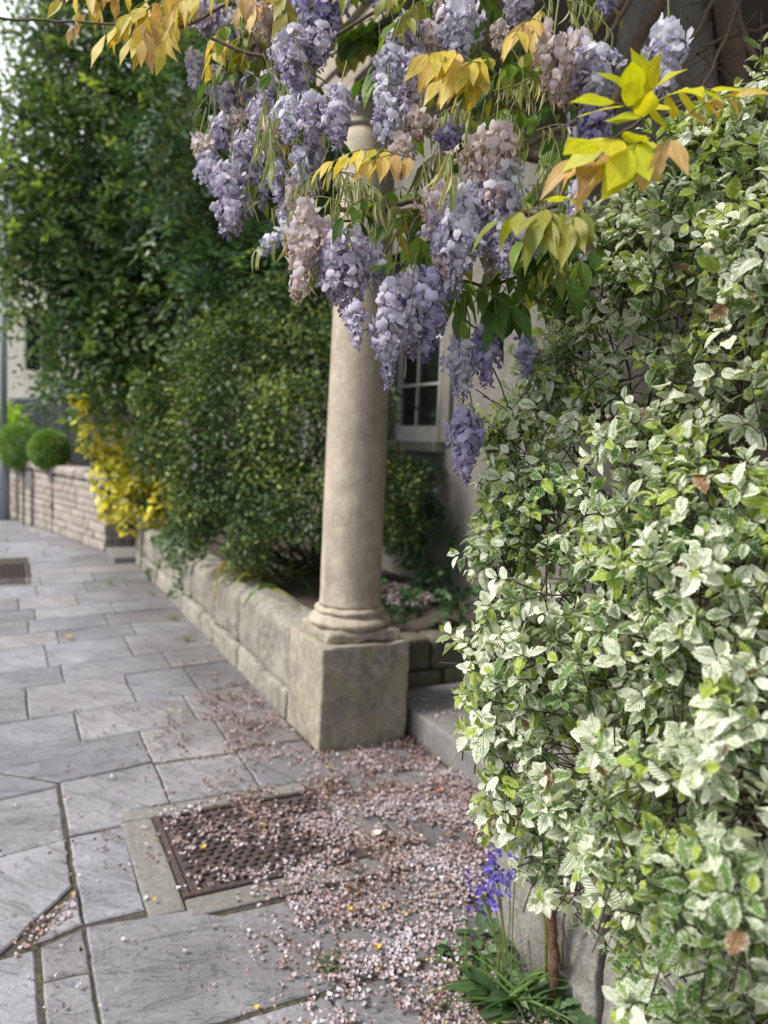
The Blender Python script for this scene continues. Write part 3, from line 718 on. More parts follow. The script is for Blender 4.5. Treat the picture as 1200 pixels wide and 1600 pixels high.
# lamp post
lx, ly = .05, 13.25
lp = empty('lamp_post', (lx, ly, 0), 'grey steel lamp post at the left edge of the pavement', 'lamp post')
lathe('base_sleeve', lx, ly, [(.09, -.02), (.09, .9), (.085, .95), (.055, 1.0)], M['metal'], lp, 20)
lathe('pole', lx, ly, [(.052, 1.002), (.05, 3), (.035, 6.2)], M['metal'], lp, 20)
tubes('bracket_arm', [smooth_path([(lx, ly, 6.15), (lx - .2, ly - .1, 6.5), (lx - 1.0, ly - .4, 6.55)], 5)], [.03], M['metal'], lp, 10)
box('lantern', (lx - 1.5, lx - .95, ly - .52, ly - .3, 6.47, 6.6), M['metal'], lp, .03)
sg = empty('notice_post', (.32, 13.0, 0), 'small white oval notice on a thin dark stand by the wall', 'sign')
pS = toward(44, 752, 1, 12.4)
bm = bmesh.new(); bmesh.ops.create_cone(bm, cap_ends=True, segments=28, radius1=.055, radius2=.055, depth=.012, matrix=Matrix.Translation(pS) @ Matrix.Rotation(R(90), 4, 'X') @ Matrix.Diagonal((1, 1.9, 1, 1)))
bm_obj('oval_plate', bm, M['white'], sg)
for dx in (-.06, .05): tubes('post', [[(pS[0] + dx, pS[1] + .02, -.02), (pS[0] + dx, pS[1] + .02, pS[2] + .2)]], [.014], M['black'], sg, 8)
pR = toward(83, 800, 1, 11.6)
rod = tubes('wall_pipe', [[(pR[0], pR[1], -.02), (pR[0], pR[1], .84)]], [.022], M['black'], None, 8); tag(rod, 'thin black pipe standing against the rubble wall', 'pipe')
# far house
fh = empty('cream_house', (1, 24, 0), 'cream house with slate roof glimpsed under the tree at the far left', 'house')
for d in ((-.9, .6, 24, 24.3, -.1, 6.2), (.6, 1.5, 24, 24.3, -.1, 3.0), (.6, 1.5, 24, 24.3, 4.5, 6.2), (1.5, 8, 24, 24.3, -.1, 6.2), (-.9, -.6, 24.3, 34, -.1, 6.2)): box('wall', d, M['cream'], fh, 0)
wn = box('window', (.6, 1.5, 24.12, 24.16, 3.0, 4.5), M['glass'], fh, 0); box('glazing_bar', (1.03, 1.07, 24.09, 24.118, 3.0, 4.5), M['white'], wn, 0); box('frame', (.6, .66, 24.09, 24.118, 3.0, 4.5), M['white'], wn, 0); box('frame', (1.44, 1.5, 24.09, 24.118, 3.0, 4.5), M['white'], wn, 0)
w2 = box('window', (1.25, 1.75, 23.93, 23.985, 1.9, 2.7), M['white'], fh, .01); box('pane', (1.3, 1.7, 23.90, 23.925, 1.96, 2.64), M['slate'], w2, 0)
bm = bmesh.new(); vs = [bm.verts.new(p) for p in ((-1.2, 23.6, 6.1), (8.3, 23.6, 6.1), (8.3, 28.5, 9.6), (-1.2, 28.5, 9.6), (-1.2, 33.5, 6.1), (8.3, 33.5, 6.1))]
bm.faces.new((vs[0], vs[1], vs[2], vs[3])); bm.faces.new((vs[3], vs[2], vs[5], vs[4])); bm.faces.new((vs[0], vs[3], vs[4])); bm.faces.new((vs[1], vs[5], vs[2]))
bm_obj('roof', bm, M['slate'], fh)
tc_ = box('terrace', (-9.5, -3.2, 30, 38, -.1, 6.5), M['cream'], None, 0)
bpy.data.objects.remove(tc_)

# ================================================================== FOLIAGE
def clump_points(cl, dens, inner=.0, squash=1.0):
    """random points in the outer shell of a set of spheres (centre, radius); returns points and outward normals"""
    C = np.array([c[:3] for c in cl], float); Rr = np.array([c[3] for c in cl], float); P = []; Nn = []; K = []
    for i, (c, r_) in enumerate(zip(C, Rr)):
        n = int(dens * r_ * r_) + 3; d = rand_unit(n); rad = r_ * (1 - inner * rng.random(n) ** 1.5)
        P.append(c + d * rad[:, None]); Nn.append(d); K.append(np.full(n, i))
    P = np.concatenate(P); Nn = np.concatenate(Nn); K = np.concatenate(K)
    keep = np.ones(len(P), bool)
    for i in range(len(C)):
        keep &= ~((np.linalg.norm(P - C[i], axis=1) < Rr[i] * (.74 - inner * .35)) & (K != i))
    return P[keep], Nn[keep]

def leaf_cloud(B, cl, dens, size, temps=(SMALL,), inner=.5, up=.6, rpow=1.0, pin=0, jit=.6, holes=False):
    P, n = clump_points(cl, dens, inner)
    if holes:
        hn = np.array([mnoise.noise(Vector(p * 3.6)) for p in P]); kp = (hn > -.12) | (rng.random(len(P)) < .12); P, n = P[kp], n[kp]
    m = len(P); d = unit(n * .6 + rng.normal(size=(m, 3)) * jit + np.array([0, 0, -.15]))
    nr = unit(n * .6 + np.array([0, 0, up]) + rng.normal(size=(m, 3)) * .45)
    S = size * rng.uniform(.65, 1.3, m); rnd = rng.random(m) ** rpow
    # clump-wise tint so that light and dark sprays gather
    cn = np.array([mnoise.noise(Vector(p * 2.2)) for p in P]); rnd = np.clip(rnd * .75 + .5 * (cn + .25), 0, 1)
    if not pin: place(B, list(temps), P, d, nr, S, rnd); return P, n
    Rm = frames(d, nr); ln = S * 4.2
    for k in range(pin):
        t = (k + .5) / pin
        for sgn in (-1, 1):
            q = P + Rm[:, :, 1] * (ln * t)[:, None] - np.array([0, 0, 1]) * (ln * .35 * t * t)[:, None]
            dd = unit(Rm[:, :, 0] * sgn + Rm[:, :, 1] * .55 + np.array([0, 0, -.25]) + rng.normal(size=(m, 3)) * .12)
            place(B, list(temps), q, dd, Rm[:, :, 2], S * (1 - .3 * abs(t - .45)), np.clip(rnd + rng.normal(size=m) * .05, 0, 1))
    q = P + Rm[:, :, 1] * ln[:, None] - np.array([0, 0, 1]) * (ln * .35)[:, None]; place(B, list(temps), q, Rm[:, :, 1], Rm[:, :, 2], S, rnd)
    return P, n

def cl_px(L_):
    """(px, py, radius px, Z) -> sphere in the world"""
    return [(*at(a, b_, Z), r_ * Z / 1200) for a, b_, r_, Z in L_]

def limbs(base, targets, r0, r1, jit=.04):
    paths, rad = [], []
    for t in targets:
        mid = base + (np.array(t) - base) * .5 + rng.normal(size=3) * .15 * np.linalg.norm(np.array(t) - base); mid[2] = max(mid[2], base[2])
        p = smooth_path([base, mid, t], 7, jit); paths.append(p); rad.append(np.linspace(r0, r1, len(p)))
    return paths, rad

# big dark tree
tree = empty('broadleaf_tree', (2.3, 9.6, 0), 'tall dark green tree leaning over the pavement at upper left', 'tree')
TC = cl_px([(330, 60, 120, 9.2), (200, 110, 110, 9.2), (85, 195, 52, 8.6), (160, 250, 110, 8.8), (60, 330, 62, 8.4), (330, 230, 130, 9.6), (250, 340, 120, 9.0), (140, 400, 88, 8.6), (35, 420, 42, 8.3), (230, 480, 110, 8.8), (135, 505, 45, 8.4), (190, 590, 62, 8.5), (380, 380, 130, 9.8), (95, -10, 45, 8.6), (100, 110, 45, 8.6), (480, 150, 130, 10), (440, -60, 140, 9.5), (250, -60, 130, 9.2), (300, 580, 80, 9.2), (30, 260, 22, 8.2), (28, 160, 20, 8.2), (85, 560, 22, 8.2), (120, 585, 28, 8.2)])
B = Batch(); leaf_cloud(B, TC, 1250, .085, (SMALL, OVAL), .75, .5, 1.1, pin=3)
leaf_cloud(B, cl_px([(20, 70, 55, 8.3), (45, 150, 45, 8.3), (10, 210, 40, 8.2), (35, 290, 40, 8.2), (15, 380, 40, 8.2), (20, 480, 30, 8.2), (70, 30, 40, 8.4), (60, 590, 25, 8.3)]), 330, .07, (SMALL, OVAL), .95, .5, .5, pin=3)
o = B.build('crown', M['tree'], tree); o['kind'] = 'stuff'
b0 = np.array([2.3, 9.7, .0]); pa, ra = limbs(b0 + [0, 0, 2.2], [c[:3] for c in TC], .07, .012, .05)
tubes('trunk', [smooth_path([b0, b0 + [.05, .05, 1.1], b0 + [0, 0, 2.3]], 6, .02)], [np.linspace(.2, .14, 13)], M['bark'], tree, 12)
for p, r_ in zip(pa, ra): tubes('limb', [p], [r_ * .6], M['treebark'], tree, 6)
# drooping twigs seen against the sky
tw = [([at(75, 110, 8.3), at(40, 160, 8.2), at(20, 230, 8.1), at(10, 330, 8.1)], .012), ([at(60, -10, 8.2), at(75, 90, 8.3), at(110, 40, 8.3)], .012), ([at(150, 210, 8.2), at(60, 270, 8.1), at(5, 300, 8.0)], .009), ([at(140, 120, 8.0), at(40, 60, 8.0), at(-20, 50, 8.)], .009)]
for p, r_ in tw: tubes('twig', [smooth_path(p, 6, .01)], [r_], M['treebark'], tree, 5)

# second tall climber with compound leaves
cr = empty('compound_leaf_climber', (1.9, 6.6, .4), 'tall climber of compound leaves with dull seed heads behind the wisteria', 'climber')
CC = cl_px([(310, 130, 80, 6.6), (280, 250, 75, 6.4), (390, 200, 100, 6.8), (330, 340, 80, 6.4), (430, 330, 100, 6.6), (480, 450, 90, 6.4), (400, 440, 80, 6.2), (500, 230, 110, 7.0), (420, 60, 100, 7.0), (330, 430, 50, 6.1), (600, 420, 90, 7.2), (600, 300, 100, 7.4)])
B = Batch(); leaf_cloud(B, CC, 1150, .066, (SMALL, OVAL), .6, .5, 1.5, pin=4); o = B.build('foliage', M['ash'], cr); o['kind'] = 'stuff'
B = Batch()
for i in range(75):
    c = CC[rng.integers(0, 6)]; d0 = unit(rng.normal(size=3) + [-.6, -1.4, .3]); p0 = np.array(c[:3]) + d0 * c[3] * 1.02; m = 45
    q = p0 + rng.normal(size=(m, 3)) * [.05, .05, .08]; place(B, [SMALL], q, rand_unit(m), rand_unit(m), np.full(m, .02), rng.random(m))
o = B.build('seed_heads', M['seed'], cr); o['kind'] = 'stuff'
pa, ra = limbs(np.array([2.1, 6.7, .4]), [c[:3] for c in CC], .03, .008, .03)
for p, r_ in zip(pa, ra): tubes('stem', [p], [r_ * .7], M['treebark'], cr, 6)

# small-leaved shrub
sh = empty('small_leaved_shrub', (2.1, 5.4, .42), 'bushy small leaved shrub with lime tips spilling over the low wall', 'shrub')
HC = cl_px([(390, 545, 75, 5.6), (320, 590, 62, 5.5), (460, 560, 75, 5.6), (242, 625, 42, 5.5), (250, 700, 52, 5.5), (300, 540, 40, 5.7), (228, 600, 22, 5.4), (350, 660, 85, 5.3), (450, 670, 90, 5.2), (330, 760, 75, 5.4), (420, 780, 80, 5.1), (490, 800, 60, 5.0), (540, 640, 80, 5.4), (300, 820, 42, 5.6), (390, 850, 45, 5.2), (575, 730, 60, 5.4), (630, 760, 38, 5.3), (625, 830, 40, 5.4), (550, 540, 70, 5.7), (600, 640, 28, 5.3), (440, 480, 50, 5.8), (350, 500, 45, 6.0)])
B = Batch(); leaf_cloud(B, HC, 17000, .034, (SMALL, OVAL), .4, .55, 1.1, jit=.8, holes=True); P_, n_ = clump_points([(c[0] - .03, c[1] - .03, c[2] + .03, c[3]) for c in HC], 2600, .06); kp = (n_[:, 2] > .1) & (np.array([mnoise.noise(Vector(p * 4)) for p in P_]) > -.05); P_, n_ = P_[kp], n_[kp]; place(B, [SMALL, OVAL], P_, unit(n_ + rand_unit(len(P_)) * .6), unit(n_ * .4 + [0, 0, 1.]), rng.uniform(.022, .042, len(P_)), rng.uniform(.72, 1, len(P_)))
o = B.build('foliage', M['shrub'], sh); o['kind'] = 'stuff'
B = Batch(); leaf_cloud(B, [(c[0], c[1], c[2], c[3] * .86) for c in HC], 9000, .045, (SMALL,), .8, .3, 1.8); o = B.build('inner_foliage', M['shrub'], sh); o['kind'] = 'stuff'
pa, ra = limbs(np.array([2.25, 5.6, .4]), [np.array(c[:3]) + [.12, .1, -.1] for c in HC], .02, .005, .02)
for p, r_ in zip(pa, ra): tubes('stem', [p], [r_], M['treebark'], sh, 5)
# long upright shoots with leaves on the shrub
# golden euonymus
eu = empty('golden_euonymus', (1.45, 9.1, 0), 'golden yellow variegated shrub hanging over the gateway wall', 'shrub')
EC = cl_px([(120, 625, 12, 7.9), (130, 652, 17, 8.2), (143, 680, 16, 8.3), (152, 712, 20, 8.4), (128, 690, 9, 8.0), (168, 748, 24, 8.2), (190, 700, 40, 8.9), (185, 770, 34, 8.5), (225, 775, 42, 8.4), (215, 730, 42, 8.7), (250, 800, 28, 8.3), (170, 795, 20, 8.5), (205, 815, 22, 8.4), (250, 730, 40, 8.8)])
B = Batch(); leaf_cloud(B, EC, 2600, .085, (OVAL,), .35, .7, .5); o = B.build('foliage', M['yellow'], eu); o['kind'] = 'stuff'
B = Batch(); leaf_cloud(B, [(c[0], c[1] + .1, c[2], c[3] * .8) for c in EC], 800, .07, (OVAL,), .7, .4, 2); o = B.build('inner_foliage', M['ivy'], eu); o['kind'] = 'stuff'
pa, ra = limbs(np.array([1.75, 9.2, .3]), [c[:3] for c in EC[4:8]], .02, .006, .02)
for p, r_ in zip(pa, ra): tubes('stem', [p], [r_], M['bark'], eu, 5)
# ivy over the wall and inside the porch
iv = empty('trailing_ivy', (1.35, 7.3, .2), 'grey green creeper trailing down the far end of the low wall', 'creeper')
IC = [(*toward(a_, b_, 0, 1.36), r_ * 6.9 / 1200) for a_, b_, r_ in ((280, 838, 24), (288, 870, 18), (284, 905, 13), (262, 842, 20), (270, 870, 14), (238, 895, 10), (230, 912, 9), (306, 862, 12), (275, 922, 9), (250, 850, 16), (255, 880, 10))]
B = Batch(); leaf_cloud(B, IC, 9000, .045, (IVY, OVAL), .4, .5, .9); o = B.build('foliage', M['weed'], iv); o['kind'] = 'stuff'
iv2 = empty('shade_ivy', (2.6, 4.4, .4), 'dark ivy growing in the bed between column and house wall', 'creeper')
IC = [(2.2, 4.2, .45, .16), (2.5, 4.3, .45, .15), (2.75, 4.15, .42, .16), (2.0, 4.0, .42, .13), (2.85, 4.9, .75, .3), (2.8, 5.4, 1.0, .38), (2.85, 5.0, 1.15, .22), (2.7, 4.6, .45, .2), (2.4, 3.85, .42, .1)]
B = Batch(); leaf_cloud(B, IC, 3600, .055, (IVY,), .5, .6, 1.3); o = B.build('foliage', M['ivy'], iv2); o['kind'] = 'stuff'
# strappy grass in the bed by the plinth
def tuft(name, base, n, ln, spread, mat, label, cat, lean=(0, 0, 0), rr=(0, 1), temps=(BLADE,)):
    base = np.asarray(base, float); P = base + rng.normal(size=(n, 3)) * [spread, spread, .003]; a = rng.random(n) * 6.28; e_ = rng.uniform(.25, 1.3, n)
    d = unit(np.stack([np.cos(a), np.sin(a), e_ * 1.6], 1) + np.array(lean)); B = Batch(); nr = unit(np.array([0, 0, 1.]) + rng.normal(size=(n, 3)) * .2)
    S = ln * rng.uniform(.55, 1.2, n); place(B, list(temps), P, d, nr, S, rng.uniform(rr[0], rr[1], n))
    o = B.build(name, mat); return tag(o, label, cat)
t1 = tuft('grass_tuft', toward(400, 905, 0, 1.60), 60, .30, .07, M['grass'], 'arching strappy leaves drooping over the rounded coping stones', 'grass tuft', (-.5, -.2, 0), (0, 1))
t1['kind'] = 'stuff'
def ribbon(pts, w0, mat, label):
    P_ = smooth_path(pts, 7); n_ = len(P_); t = unit(np.gradient(P_, axis=0)); sd_ = unit(np.cross(t, [1., .1, .3])); ww = w0 * np.sin(np.linspace(.5, 3.1, n_)); up_ = np.cross(sd_, t)
    V = np.stack([P_ - sd_ * ww[:, None] + up_ * .3 * ww[:, None], P_, P_ + sd_ * ww[:, None] + up_ * .3 * ww[:, None]], 1).reshape(-1, 3); F = []; i = np.arange(n_ - 1)[:, None] * 3
    q = np.concatenate([np.stack([i, i + 1, i + 4, i + 3], -1), np.stack([i + 1, i + 2, i + 5, i + 4], -1)], 0).reshape(-1)
    uv = np.stack([np.tile([-1., 0, 1], n_), np.repeat(np.linspace(0, 1, n_), 3)], 1)
    o = link('strap_leaf', np_mesh('strap_leaf', V, q, np.arange((n_ - 1) * 2) * 4, uv, np.full(len(V), {'o': .98, 'y': .88, 'g': .55}[label[0]])), M['grass']); return tag(o, label[2:], 'leaf')
ribbon([toward(385, 893, 0, 1.62), toward(362, 878, 0, 1.50), toward(340, 893, 0, 1.36), toward(334, 950, 0, 1.345)], .022, M['grass'], 'o orange brown strap leaf arching down over the low wall')
ribbon([toward(400, 915, 0, 1.62), toward(388, 898, 0, 1.45), toward(372, 905, 0, 1.36), toward(364, 945, 0, 1.34)], .010, M['grass'], 'y thin yellow green strap leaf on the wall beside the orange one')
ribbon([toward(452, 935, 0, 1.66), toward(425, 915, 0, 1.5), toward(395, 925, 0, 1.36), toward(378, 952, 0, 1.34)], .014, M['grass'], 'g green strap leaf drooping over the coping nearest the plinth')
ribbon([toward(470, 950, 0, 1.62), toward(455, 935, 0, 1.5), toward(430, 922, 0, 1.45), toward(412, 930, 0, 1.4)], .012, M['grass'], 'y yellowish strap leaf lying along the wall top by the plinth')
t2 = tuft('grass_tuft', toward(452, 905, 0, 1.85), 46, .30, .06, M['grass'], 'green strappy leaves beside the column base in the bed', 'grass tuft', (-.2, -.2, 0), (0, .8)); t2['kind'] = 'stuff'
t3 = tuft('grass_tuft', at(520, 1522, 2.18) * [1, 1, 0] + [0, 0, 0], 90, .05, .014, M['grass'], 'small grass tuft in a paving joint among petals', 'grass tuft', (0, 0, .2), (0, .6)); t3['kind'] = 'stuff'
for px, py in ((240, 930), (270, 968), (292, 1000), (172, 913), (335, 1000)):
    g = toward(px, py, 2, 0.01); t_ = tuft('weed_tuft', g, 26, .09, .02, M['grass'], 'x', 'weed', (0, 0, .1), (0, .9)); tag(t_, {240: 'weeds at the foot of the far end of the low wall', 270: 'yellowing weed tuft at the wall foot beside rusty litter', 292: 'brown and green weed tuft nearest the plinth along the wall foot', 172: 'tiny green weed in the open paving left of the wall', 335: 'pale weed tuft at the wall foot under the strappy leaves'}[px]); t_['kind'] = 'stuff'

# topiary balls and lime shrub
for (px, py, r_, Z), lb in (((32, 697, 36, 11.7), 'clipped round green bush left of its twin on the rubble wall'), ((77, 703, 30, 10.75), 'clipped round green bush nearer the black fence')):
    c = at(px, py, Z); rr = r_ * Z / 1200; e = empty('topiary_ball', (c[0], c[1], c[2] - rr), lb, 'topiary', 'clipped balls above the rubble wall')
    m = 9000; d = rand_unit(m); B = Batch(); place(B, [SMALL], c + d * (rr * rng.uniform(.62, 1.03, m))[:, None] * [1, 1, 1.05], unit(d + rand_unit(m) * .7), unit(d + [0, 0, .4]), np.full(m, .035), rng.random(m)); o = B.build('foliage', M['topiary'], e); o['kind'] = 'stuff'
    tubes('stem', [[(c[0], c[1], .93), (c[0] + .01, c[1], c[2] - rr * .3), c]], [.02], M['bark'], e)
ls = empty('lime_shrub', tuple(at(10, 700, 14)), 'bright lime leaved shrub beside the lamp post', 'shrub')
B = Batch(); leaf_cloud(B, cl_px([(8, 650, 24, 12.9), (-16, 680, 30, 12.9), (32, 652, 11, 12.6), (26, 664, 10, 12.6)]), 2200, .11, (OVAL,), .5, .6); o = B.build('foliage', M['lime'], ls); o['kind'] = 'stuff'

# ================================================================== VARIEGATED HOLLY
hb = empty('variegated_holly', (1.5, .9, .45), 'large cream splashed variegated holly bush filling the right side', 'bush')
HCL = [(832, 592, 42, 1.58), (806, 635, 40, 1.56), (900, 590, 58, 1.55), (955, 545, 52, 1.5), (945, 640, 58, 1.46), (878, 462, 42, 1.6), (962, 352, 46, 1.5), (900, 400, 36, 1.6), (800, 690, 62, 1.55), (790, 775, 62, 1.52), (778, 860, 58, 1.5), (772, 945, 70, 1.46), (768, 1030, 72, 1.44), (775, 1110, 66, 1.42), (790, 1190, 62, 1.42), (800, 1270, 58, 1.40), (850, 1330, 48, 1.36), (905, 1385, 42, 1.3),
       (850, 600, 58, 1.6), (880, 520, 52, 1.6), (930, 460, 62, 1.55), (990, 390, 62, 1.45), (1040, 300, 62, 1.4), (1110, 230, 68, 1.35), (1180, 180, 60, 1.3), (1000, 460, 60, 1.4), (1100, 350, 85, 1.3), (1190, 300, 80, 1.2), (1180, 420, 80, 1.15), (1085, 450, 50, 1.35),
       (880, 700, 75, 1.42), (870, 810, 90, 1.38), (870, 920, 95, 1.34), (870, 1040, 95, 1.32), (890, 1150, 90, 1.28), (910, 1250, 82, 1.22), (965, 1350, 82, 1.15), (1012, 1455, 78, 1.08), (1035, 1560, 82, 1.0), (1045, 1660, 88, .98),
       (985, 700, 70, 1.28), (985, 800, 95, 1.22), (985, 910, 100, 1.18), (985, 1030, 100, 1.14), (1005, 1150, 100, 1.1), (1030, 1270, 105, 1.02), (1080, 1390, 110, .96), (1120, 1510, 120, .9), (1150, 1640, 120, .88),
       (1075, 720, 65, 1.2), (1110, 800, 90, 1.1), (1100, 920, 105, 1.04), (1110, 1040, 100, 1.0), (1140, 1160, 100, .95), (1170, 1290, 95, .9), (1210, 1420, 110, .85), (1150, 560, 60, 1.2), (1215, 640, 70, 1.1), (1230, 780, 75, 1.05), (1240, 960, 90, .98), (1240, 1120, 90, .92), (1300, 1300, 120, .9), (1300, 900, 120, 1.0), (1300, 500, 120, 1.1)]
HS = cl_px(HCL); Hc = np.array(HS)
# fuller body behind the front clumps, back to the wall and column
BODY = [(c[0] + (1.35 - c[0]) * f, c[1] + .10 * f, c[2] - .02, .16) for c in HS for f in (.25, .55, .85) if c[0] < 1.3 and c[1] < 1.9]
def shoots(cl, dens, inner):
    P, n = clump_points(cl, dens, inner); m = len(P)
    ax = unit(n * .8 + rng.normal(size=(m, 3)) * .42 + np.array([-.12, -.05, .28])); return P - ax * .05, ax
P1, A1 = shoots(HS, 3300, .28)
Pu, Au = shoots([h for h in HS if h[2] > 1.62], 2400, .35); P1, A1 = np.concatenate([P1, Pu]), np.concatenate([A1, Au])
hn = np.array([mnoise.noise(Vector(p * 9)) for p in P1]); kp = (hn > -.14) | (rng.random(len(P1)) < .15); P1, A1 = P1[kp], A1[kp]; P2, A2 = shoots(BODY, 560, .5)
P = np.concatenate([P1, P2]); A = np.concatenate([A1, A2]); m = len(P)
x_ = unit(np.cross(A, rand_unit(m))); y_ = np.cross(A, x_); SLn = rng.uniform(.045, .082, m)
LP, LD, LN, LS, LR = [], [], [], [], []
base_r = rng.random(m); NL = 9
cn = np.array([mnoise.noise(Vector(p * 5)) for p in P]); cn2 = np.array([mnoise.noise(Vector(p * 7 + np.array([9., 4, 2]))) for p in P])
for k in range(NL):
    t = .25 + .75 * k / (NL - 1); a = k * 2.4 + rng.random(m) * .8; last = k >= NL - 3
    rad = x_ * np.cos(a)[:, None] + y_ * np.sin(a)[:, None]
    d = unit(rad * (1.0 if not last else .62) + A * (.35 if not last else .9) + rng.normal(size=(m, 3)) * .22 + np.array([0, 0, -.18 if not last else .05]))
    nn_ = unit(A + np.array([-.15, -.1, .55]) + rng.normal(size=(m, 3)) * .3)
    s_ = (.037 - .013 * (t - .2) * (1 if not last else 1.7)) * rng.uniform(.55, 1.22, m)
    r_ = np.clip(base_r * .55 + rng.random(m) * .42 - .06 + cn * .35 + (.22 if last else -.02), .01, .91)
    lime = (rng.random(m) < (.09 if not last else .17) + .4 * (cn2 > .18)); r_ = np.where(lime, rng.uniform(.945, 1, m), r_); r_ = np.where(rng.random(m) < .008, .93, r_)
    LP.append(P + A * (SLn * t)[:, None] + rad * .004); LD.append(d); LN.append(nn_); LS.append(s_); LR.append(r_)
LP, LD, LN = map(np.concatenate, (LP, LD, LN)); LS, LR = np.concatenate(LS), np.concatenate(LR)
# keep leaves off the column and wall
ok = ~((LP[:, 0] > 1.33) & (LP[:, 2] < .52)); LP, LD, LN, LS, LR = LP[ok], LD[ok], LN[ok], LS[ok], LR[ok]
front = np.zeros(len(LP)); cc = (CAM.T @ (LP - EYE).T).T; px = 600 + 1200 * cc[:, 0] / -cc[:, 2]; py = 800 - 1200 * cc[:, 1] / -cc[:, 2]
inv = (px > 690) & (px < 1190) & (py > 130) & (py < 1590)
# visibility guess: nearest leaf in each 26 px cell
cell = {}
for i in np.where(inv)[0]:
    kx = (int(px[i] // 34), int(py[i] // 34)); zc = -cc[i, 2]
    if kx not in cell or zc < cell[kx][0]: cell[kx] = (zc, i)
near = sorted((v[0] / LS[v[1]], v[1]) for v in cell.values())[:300]
pick = np.array([i for _, i in near]); sel = np.zeros(len(LP), bool); sel[pick] = True
B = Batch(); place(B, HOLLY + HOLLY_B, LP[~sel], LD[~sel], LN[~sel], LS[~sel], LR[~sel])
o = B.build('leaves', M['holly'], hb); o['kind'] = 'stuff'
lm = []
for T in HOLLY + HOLLY_B:
    for rv in (.15, .3, .42, .55, .65, .75, .85, .97):
        v, f, uv = T; fl = np.concatenate([np.array(a) for a in f]); stt = np.concatenate([[0], np.cumsum([len(a) for a in f])[:-1]])
        me = np_mesh('leaf', v, fl, stt, uv, np.full(len(v), rv)); me.materials.append(M['holly']); lm.append((rv, me))
Fr = frames(LD[pick], LN[pick])
def leaf_obj(name, me, p, Rm, s_, parent):
    o = bpy.data.objects.new(name, me); COL.objects.link(o); o.parent = parent; o.matrix_parent_inverse = Matrix.Translation(-Vector(parent_loc(parent)))
    o.matrix_basis = Matrix.Translation(Vector(p)) @ Matrix([list(Rm[i]) for i in range(3)]).to_4x4() @ Matrix.Diagonal((s_, s_, s_, 1)); return o
for j, i in enumerate(pick):
    c_ = [me for rv, me in lm if abs(rv - LR[i]) < .13] or [lm[0][1]]
    leaf_obj('leaf', c_[random.randrange(len(c_))], LP[i], Fr[j], LS[i], hb)
# twigs
paths = [np.array([p - a * .045 + np.array([.008, .004, -.01]), p, p + a * s_]) for p, a, s_ in zip(P, A, SLn)]
o = tubes('twigs', paths, [np.array([.0015, .0013, .0007])] * len(paths), M['twig'], hb, 4); o['kind'] = 'stuff'
root = np.array([1.55, 1.0, .5]); paths = []
for c in HS[::2]:
    q = np.array(c[:3]); mid = (root + q) / 2 + rng.normal(size=3) * .08 + [0, 0, -.05]
    tubes('branch', [smooth_path([root, mid, q], 6, .006)], [np.linspace(.007, .0015, 13)], M['twig'], hb, 6)
for i in range(26):
    a = at(rng.uniform(950, 1190), rng.uniform(500, 660), rng.uniform(1.35, 1.6)); b_ = a + rng.normal(size=3) * .12
    tubes('branch', [smooth_path([a, (a + b_) / 2 + rng.normal(size=3) * .02, b_], 5, .002)], [np.linspace(.0028, .001, 11)], M['bark'], hb, 5)

# ================================================================== WISTERIA
wi = empty('wisteria', (1.6, 1.8, 3.1), 'flowering wisteria with lilac racemes and bronze young leaves hanging from the portico', 'wisteria')
def raceme(pt, pb, wpx, Z, kind='lilac', dense=1.0):
    a = at(*pt, Z); b_ = at(*pb, Z + rng.uniform(-.03, .03)); L_ = np.linalg.norm(b_ - a); W = wpx * Z / 1200; ax = unit(b_ - a)
    W *= .9; fs = .0148 + .0038 * min(1, W / .06); n = int(max(9, L_ * 980 * dense * (W / .055) ** .6))
    x = unit(np.cross(ax, [.3, -.8, .1])); yv = np.cross(ax, x); t = (np.arange(n) + rng.random(n) * .9) / n; an = np.arange(n) * 2.399 + rng.random(n) * .5
    env = np.clip(np.minimum(1, .55 + t * 3) * np.where(t > .45, 1 - (t - .45) / .55 * .62, 1), .2, 1) * (1 + .25 * np.sin(t * rng.uniform(9, 16) + rng.uniform(0, 6))) * rng.uniform(.5, 1.3, n)
    rad = x * np.cos(an)[:, None] + yv * np.sin(an)[:, None]
    curve = np.sin(t * 3.1)[:, None] * x * L_ * .03 * rng.normal()
    reach = np.maximum(0, W / 2 * env - fs * .55)
    P_ = a + ax * (L_ * t)[:, None] + curve + rad * reach[:, None]
    d = unit(rad + np.array([0, 0, -.18]) + rng.normal(size=(n, 3)) * .42); nr = unit(np.array([0, 0, 1.]) + rad * .3 + rng.normal(size=(n, 3)) * .5)
    S = fs * rng.uniform(.8, 1.15, n) * (1.12 - .45 * np.clip((t - .5) * 2, 0, 1)) * rng.uniform(.85, 1.15, n)
    if kind == 'faded': d = unit(d + np.array([0, 0, -.6])); S = S * .92
    B = Batch(); bud = (t > .9) | (rng.random(n) < (.05 if kind != 'faded' else .2)); rnd = np.clip(rng.random(n) * .8 + (1 - t) * .2, 0, 1)
    place(B, FLOWER, P_[~bud], d[~bud], nr[~bud], S[~bud], rnd[~bud]); place(B, [BUD], P_[bud], unit(d[bud] + [0, 0, -.5]), nr[bud], S[bud] * .9, rnd[bud])
    o = B.build('raceme', M[kind], wi)
    up = a + np.array([rng.normal() * .015, rng.normal() * .015, rng.uniform(.05, .10)])
    tubes('stalk', [smooth_path([up, a, a + ax * L_ * .5 + curve[n // 2], a + ax * L_ * .97], 4)], [np.linspace(.0016, .0007, 13)], M['stem'], o, 5)
    if dense < .75 or kind == 'faded': pass
    return o
